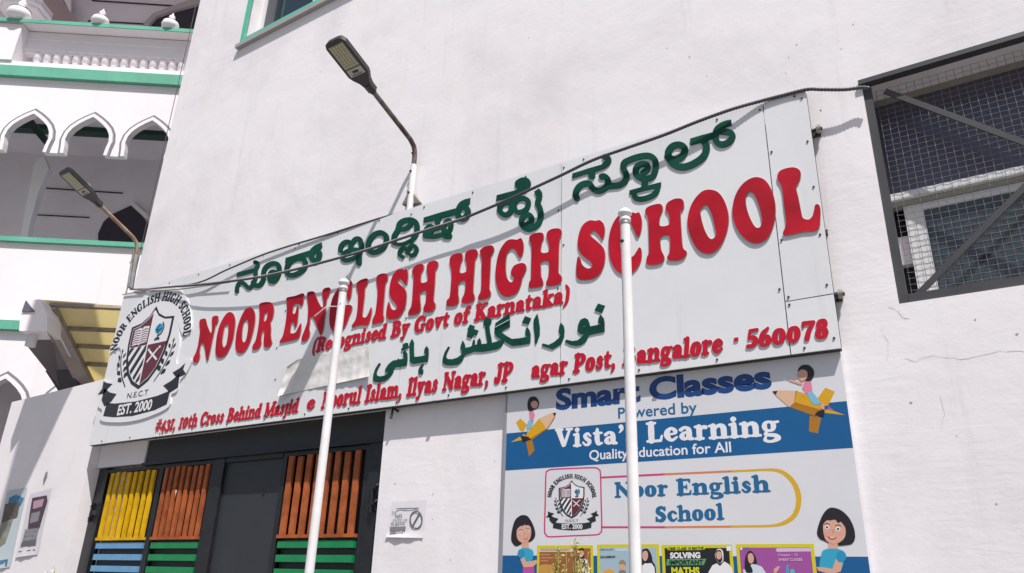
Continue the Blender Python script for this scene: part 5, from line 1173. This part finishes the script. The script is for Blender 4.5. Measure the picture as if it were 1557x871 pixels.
rc = at(605,625,Y_WALL); mb = MB(); mb.tube([rc+Vector((0,-.002,0)),rc+Vector((.004,-.05,.012)),rc+Vector((-.006,-.055,-.06))],.009,8); tag(mb.build('wall_hook', M_SIGNB), 'rusty bent hook just under the name board right of the gate', 'hook')

# ================================================================== STREET LAMPS
def lamp(base, bend, tip, label, rodside):
    """wall lamp: pole, bent arm, flat head with lens"""
    t = thing('street_lamp', tuple(base), label, 'street lamp', 'street lamps on bent arms')
    base, bend, tip = Vector(base), Vector(bend), Vector(tip); d = (tip-bend).normalized(); up = (bend-base).normalized()
    L = (tip-bend).length; hl = .44; neck = tip-d*hl
    mb = MB(); mb.tube([base, base.lerp(bend,.72)], .024, 12); mb.build('pole', M_POLE if rodside > 0 else M_GALV, t)
    arc = [base.lerp(bend,.719), bend-up*.10, bend-up*.05+d*.004, bend-up*.018+d*.022, bend+d*.07, neck.lerp(bend,.3), neck+d*.05]
    mb = MB(); mb.tube(arc, .0185, 12); mb.build('arm', M_RUST if rodside > 0 else M_RUST2, t)
    side = d.cross(Vector((0,0,1))).normalized(); nrm = side.cross(d).normalized()   # nrm ~ up
    W = .088
    prof = [(0,.030),(.05,.032),(.09,.045),(.13,.075),(.16,W),(.40,W),(.43,W*.82),(.44,W*.5)]
    vs = []; 
    for x, w in prof:
        hN = .020 if x > .1 else .026
        for sgn, hh in ((-1,-.014),(1,-.014),(1,hN),(-1,hN)):
            vs.append(neck+d*x+side*sgn*w+nrm*hh)
    fs = []
    for i in range(len(prof)-1):
        for k in range(4):
            k2 = (k+1)%4; fs.append((i*4+k,i*4+k2,(i+1)*4+k2,(i+1)*4+k))
    fs += [(3,2,1,0), tuple(len(prof)*4-4+k for k in range(4))]
    mb = MB(); mb.add(vs, fs); hs_ = mb.build('housing', M_LAMP, t)
    def pl(x0, x1, w, dn, th, name, m):
        mb = MB(); a = [neck+d*x+side*s*w-nrm*dn for x, s in ((x0,-1),(x0,1),(x1,1),(x1,-1))]; mb.prism(a, -nrm*th); return mb.build(name, m, hs_)
    lens = pl(.22,.405,W*.74,.0142,.004,'lens',M_LENS); pl(.155,.212,W*.74,.0142,.003,'maker_plate',mat('plate_grey',(.42,.41,.38),.4))
    pl(.178,.196,W*.30,.0178,.001,'maker_mark',M_LAMP); pl(.162,.168,W*.5,.0178,.001,'maker_mark',M_LAMP)
    mb = MB()
    for i in range(9):
        for j in range(5):
            c = neck+d*(.235+i*.019)+side*(-.05+j*.025)-nrm*.0184
            mb.prism([c+d*.006+side*.006,c+d*.006-side*.006,c-d*.006-side*.006,c-d*.006+side*.006], -nrm*.0015)
    mb.build('led_chips', mat('led_chip',(.50,.47,.28),.3), hs_, kind='stuff')
    mb = MB(); c = neck+d*.20+nrm*.03+side*.0; mb.tube([c, c+nrm*.045], .022, 10); mb.build('light_sensor', M_POLE, hs_)
    mb = MB(); mb.tube([neck-d*.01, neck+d*.055], .025, 12); mb.build('clamp', M_LAMP, t)
    return t
bend1 = at(632,222,Y_WALL-.05); base1 = at(628,312,Y_WALL-.05); base1.x = bend1.x-.005
bend1v = at(632,222,Y_WALL-.05)
r_t = ray(506,60); Yt = bend1v.x/(r_t.x/r_t.y); tip1 = at(506,60,Yt)
l1 = lamp(base1-Vector((0,0,.08)), bend1v, tip1, 'street lamp with long rusty arm rising above the middle of the name board', 1)
mb = MB(); c = at(634,308,Y_WALL); mb.prism([c+Vector((-.09,-.06,-.02)),c+Vector((.05,-.02,-.02)),c+Vector((-.02,-.07,.08))],(0,.05,0)); mb.build('mortar_lump', mat('mortar',(.30,.27,.24),.95,bump=.6,bscale=40), l1)
for t_ in (.2,.55,.85):
    mb = MB(); q = base1.lerp(bend1v,t_); mb.tube([q+Vector((0,-.022,0)),q+Vector((0,-.034,0))],.008,8); mb.build('bolt', M_SIGNB, l1)
X2 = -6.85
def onx(px, py, X): d = ray(px, py); return EYE+d*(X/d.x)
l2 = lamp(onx(199,438,X2), onx(210,368,X2), onx(96,258,X2), 'street lamp at the left corner of the school, against the mosque arches', -1)
for a, b in (((192,446),(203,378)),((197,400),(214,384)),((188,455),(203,412))):
    mb = MB(); mb.tube([onx(*a,X2-.02), onx(*b,X2+.01)], .006, 6); mb.build('stay_rod', M_GALV, l2)

# ================================================================== FLAG POLES
def flagpole(px, py, Y, label):
    top = at(px, py, Y); t = thing('flagpole', (top.x, Y, 0), label, 'pole', 'white painted flagpoles in front of the name board')
    r = .0225
    mb = MB(); mb.tube([(top.x,Y,0),(top.x,Y,.9),(top.x,Y,top.z-.075)],[r*1.2,r*1.1,r],20); mb.build('shaft', M_POLE, t)
    b = Vector((top.x,Y,top.z-.075)); mb = MB()
    mb.lathe(b, [(r*.9,0),(r*1.18,.004),(r*1.18,.018),(r*.95,.024),(r*1.0,.034),(r*1.42,.040),(r*1.46,.050),(r*1.1,.060),(r*.5,.0715),(r*.1,.075)], 20); mb.build('cap', M_POLE, t)
    mb = MB(); mb.lathe(b-Vector((0,0,.014)), [(r*1.06,0),(r*1.1,.004),(r*1.1,.009),(r*1.06,.0135)], 20); mb.build('collar', M_GALV, t)
    return t
p1_ = flagpole(524, 423, 2.9, 'left of two slim white flagpoles, standing before the letters ENGLISH')
p2_ = flagpole(950, 316, 2.9, 'right of two slim white flagpoles, standing before the letter C of SCHOOL')
q = at(514,466,2.88); q2 = at(494,467,2.78); 
mb = MB(); mb.tube([q+Vector((.02,0,.02)), q, at(497,465.5,2.86), at(478,481,2.84)], .003, 6); mb.build('cord_stub', M_POLE, p1_)
mb = MB(); c = at(945,366,2.877); mb.tube([c+Vector((.008,.006,0)), c+Vector((-.004,-.006,0))], .008, 8); mb.build('eye_bolt', M_SIGNB, p2_)

# ================================================================== CABLES ACROSS THE BOARD
def cable(pts, r, name, m, label, ribs=False, seg=8):
    P_ = [Vector(q) for q in catmull([tuple(at(x,y,Y)) for x,y,Y in pts], False, 8)]
    mb = MB()
    if ribs:
        # walk at even spacing and swell every second ring: corrugated conduit
        d = [0]
        for i in range(1,len(P_)): d.append(d[-1]+(P_[i]-P_[i-1]).length)
        n = int(d[-1]/.0085); out = []; k = 0
        for i in range(n+1):
            s = d[-1]*i/n
            while k < len(d)-2 and d[k+1] < s: k += 1
            out.append(P_[k].lerp(P_[k+1], (s-d[k])/max(1e-9,d[k+1]-d[k])))
        mb.tube(out, [r*(1.0 if i % 2 else .76) for i in range(len(out))], seg)
    else: mb.tube(P_, r, seg)
    o = mb.build(name, m); tag(o, label, 'cable'); return o
cable([(708,331,3.525),(722,325,3.525),(760,309,3.52),(800,291,3.52),(850,268,3.525),(900,244,3.53),(950,226,3.535),(1010,205,3.54),(1060,185,3.545),(1110,167,3.56),(1155,154,3.585),(1190,145,3.592),(1227,136,3.592),(1250,136,3.60),(1285,136,3.61),(1310,133,3.62),(1322,134,3.62)], .0108, 'conduit', M_CABLE, 'dark ribbed conduit running up over the green letters to the caged window', True)
LC = [(205,443,3.60),(240,437,3.56),(300,432,3.53),(345,427,3.52),(400,419,3.515),(450,408,3.515),(500,395,3.515),(560,378,3.515),(620,358,3.52),(670,342,3.525),(712,329,3.525)]
cable(LC, .0062, 'cable', M_CABLEL, 'pale sagging cable tied across the left half of the name board')
cable([(x, y+2.0*min(1,(x-200)/90), Y+.004) for x, y, Y in LC], .0062, 'cable', M_CABLE, 'dark cable strapped just under the pale sagging cable on the board')
cable([(198,440,3.60),(240,438,3.575),(300,430,3.565),(345,410,3.57),(395,389,3.578),(430,377,3.582),(456,369,3.586),(500,356,3.592),(560,337,3.60),(618,320,3.61)], .007, 'cable', M_CABLE, 'thin dark cable climbing from the left corner along the top edge of the board')
cable([(186,448,3.59),(215,443,3.585),(260,441,3.58),(310,435,3.575),(350,429,3.57)], .005, 'cable', M_CABLEL, 'short light cable above the school crest at the left end of the board')
# clamps on the right edge of the board
for px, py, s, lb in ((1243,200,1.0,'upper dark clamp on the wall by the right edge of the name board'),(1276,450,1.0,'lower dark clamp on the wall by the right edge of the name board'),(1256,353,.45,'small middle clamp on the wall by the right edge of the name board')):
    c = at(px, py, Y_WALL-.02); t = thing('clamp', tuple(c), lb, 'clamp')
    mb = MB(); mb.tube([c+Vector((-.05*s,-.02,0)), c+Vector((.028*s,-.02,0))], .010*s, 8); mb.build('bolt_shank', M_SIGNB, t)
    mb = MB(); mb.tube([c+Vector((.0,-.022,0)), c+Vector((.020*s,-.022,0))], .023*s, 6); mb.build('nut', M_GALV, t)
    mb = MB(); mb.box((c.x-.035*s,c.y+.0,c.z-.022*s),(c.x+.012*s,c.y+.019,c.z+.022*s)); mb.build('bracket', M_SIGNB, t)

# ================================================================== PLANT AT THE FOOT OF THE POSTER
M_LEAF = mat('leaf_dry_yellow',(.55,.47,.10),.6,col2=(.30,.32,.06),vscale=40); M_STEM = mat('stem_straw',(.36,.27,.10),.7)
def plant(px, py, Y, n, spread, hgt, label, m=M_LEAF, seed=3, leaf=.022):
    random.seed(seed); top = at(px, py, Y); t = thing('plant', (top.x, Y, 0), label, 'plant')
    root = Vector((top.x, Y, .0)); stems = MB(); lv = MB()
    for i in range(n):
        a = random.uniform(0, 2*math.pi); rr = spread*random.random()**.7; h = hgt-random.uniform(.0,.15)+rr*.0 if i else hgt
        if i == 0: rr = 0
        tipp = Vector((top.x+rr*math.cos(a), Y+rr*math.sin(a)*.6, h-rr*.35)); mid = root.lerp(tipp,.6)+Vector((random.uniform(-.03,.03),random.uniform(-.03,.03),.05))
        pts = [tuple(q) for q in catmull([tuple(root+Vector((random.uniform(-.03,.03),0,0))),tuple(mid),tuple(tipp)],False,8)]
        stems.tube(pts, [.005-.0035*k/len(pts) for k in range(len(pts))], 5)
        for k in range(60):
            f = random.uniform(.88,1.0) if k % 3 else random.uniform(.6,.9); j = min(len(pts)-2,int(f*(len(pts)-1))); q = Vector(pts[j]).lerp(Vector(pts[j+1]),random.random())
            dv = Vector((random.gauss(0,1),random.gauss(0,1),random.gauss(.5,.8))).normalized(); sd = dv.cross(Vector((random.random(),random.random(),random.random()))).normalized()
            s = leaf*random.uniform(.5,1.2); b = q+dv*s*.25
            lv.add([b-dv*s*.1, b+dv*s*.5+sd*s*.26, b+dv*s*1.25, b+dv*s*.5-sd*s*.26], [(0,1,2,3)])
    stems.build('stem', M_STEM, t); lv.build('foliage', m, t, kind='stuff'); return t
plant(873, 822, 2.95, 30, .13, at(873,822,2.95).z, 'dry yellow-green weed growing in front of the poster foot', seed=4, leaf=.015)
plant(84, 863, 3.3, 14, .08, at(84,863,3.3).z, 'cream flowering weed tip at the bottom edge left of the gate', mat('blossom_cream',(.72,.62,.40),.6), seed=9, leaf=.02)

# ================================================================== JUST OUTSIDE THE FRAME: a board added only to cast shade on the compound wall
bs = thing('shade_caster', (-5.7, 1.7, 5.8+E0), 'unseen grey board on an arm high above the gate, added to shade the compound wall', 'sign')
bx((-5.72,1.38,5.82+E0),(-5.68,2.05,8.5+E0),'shade_board',mat('shade_board_grey',(.5,.5,.5),.5),bs)
for z in (8.3,): bar((-5.7,2.05,z+E0),(-5.7,Y_WALL,z+E0),.04,.04,'shade_board_arm',M_SIGNB,bs)
print('objects', len(bpy.data.objects))
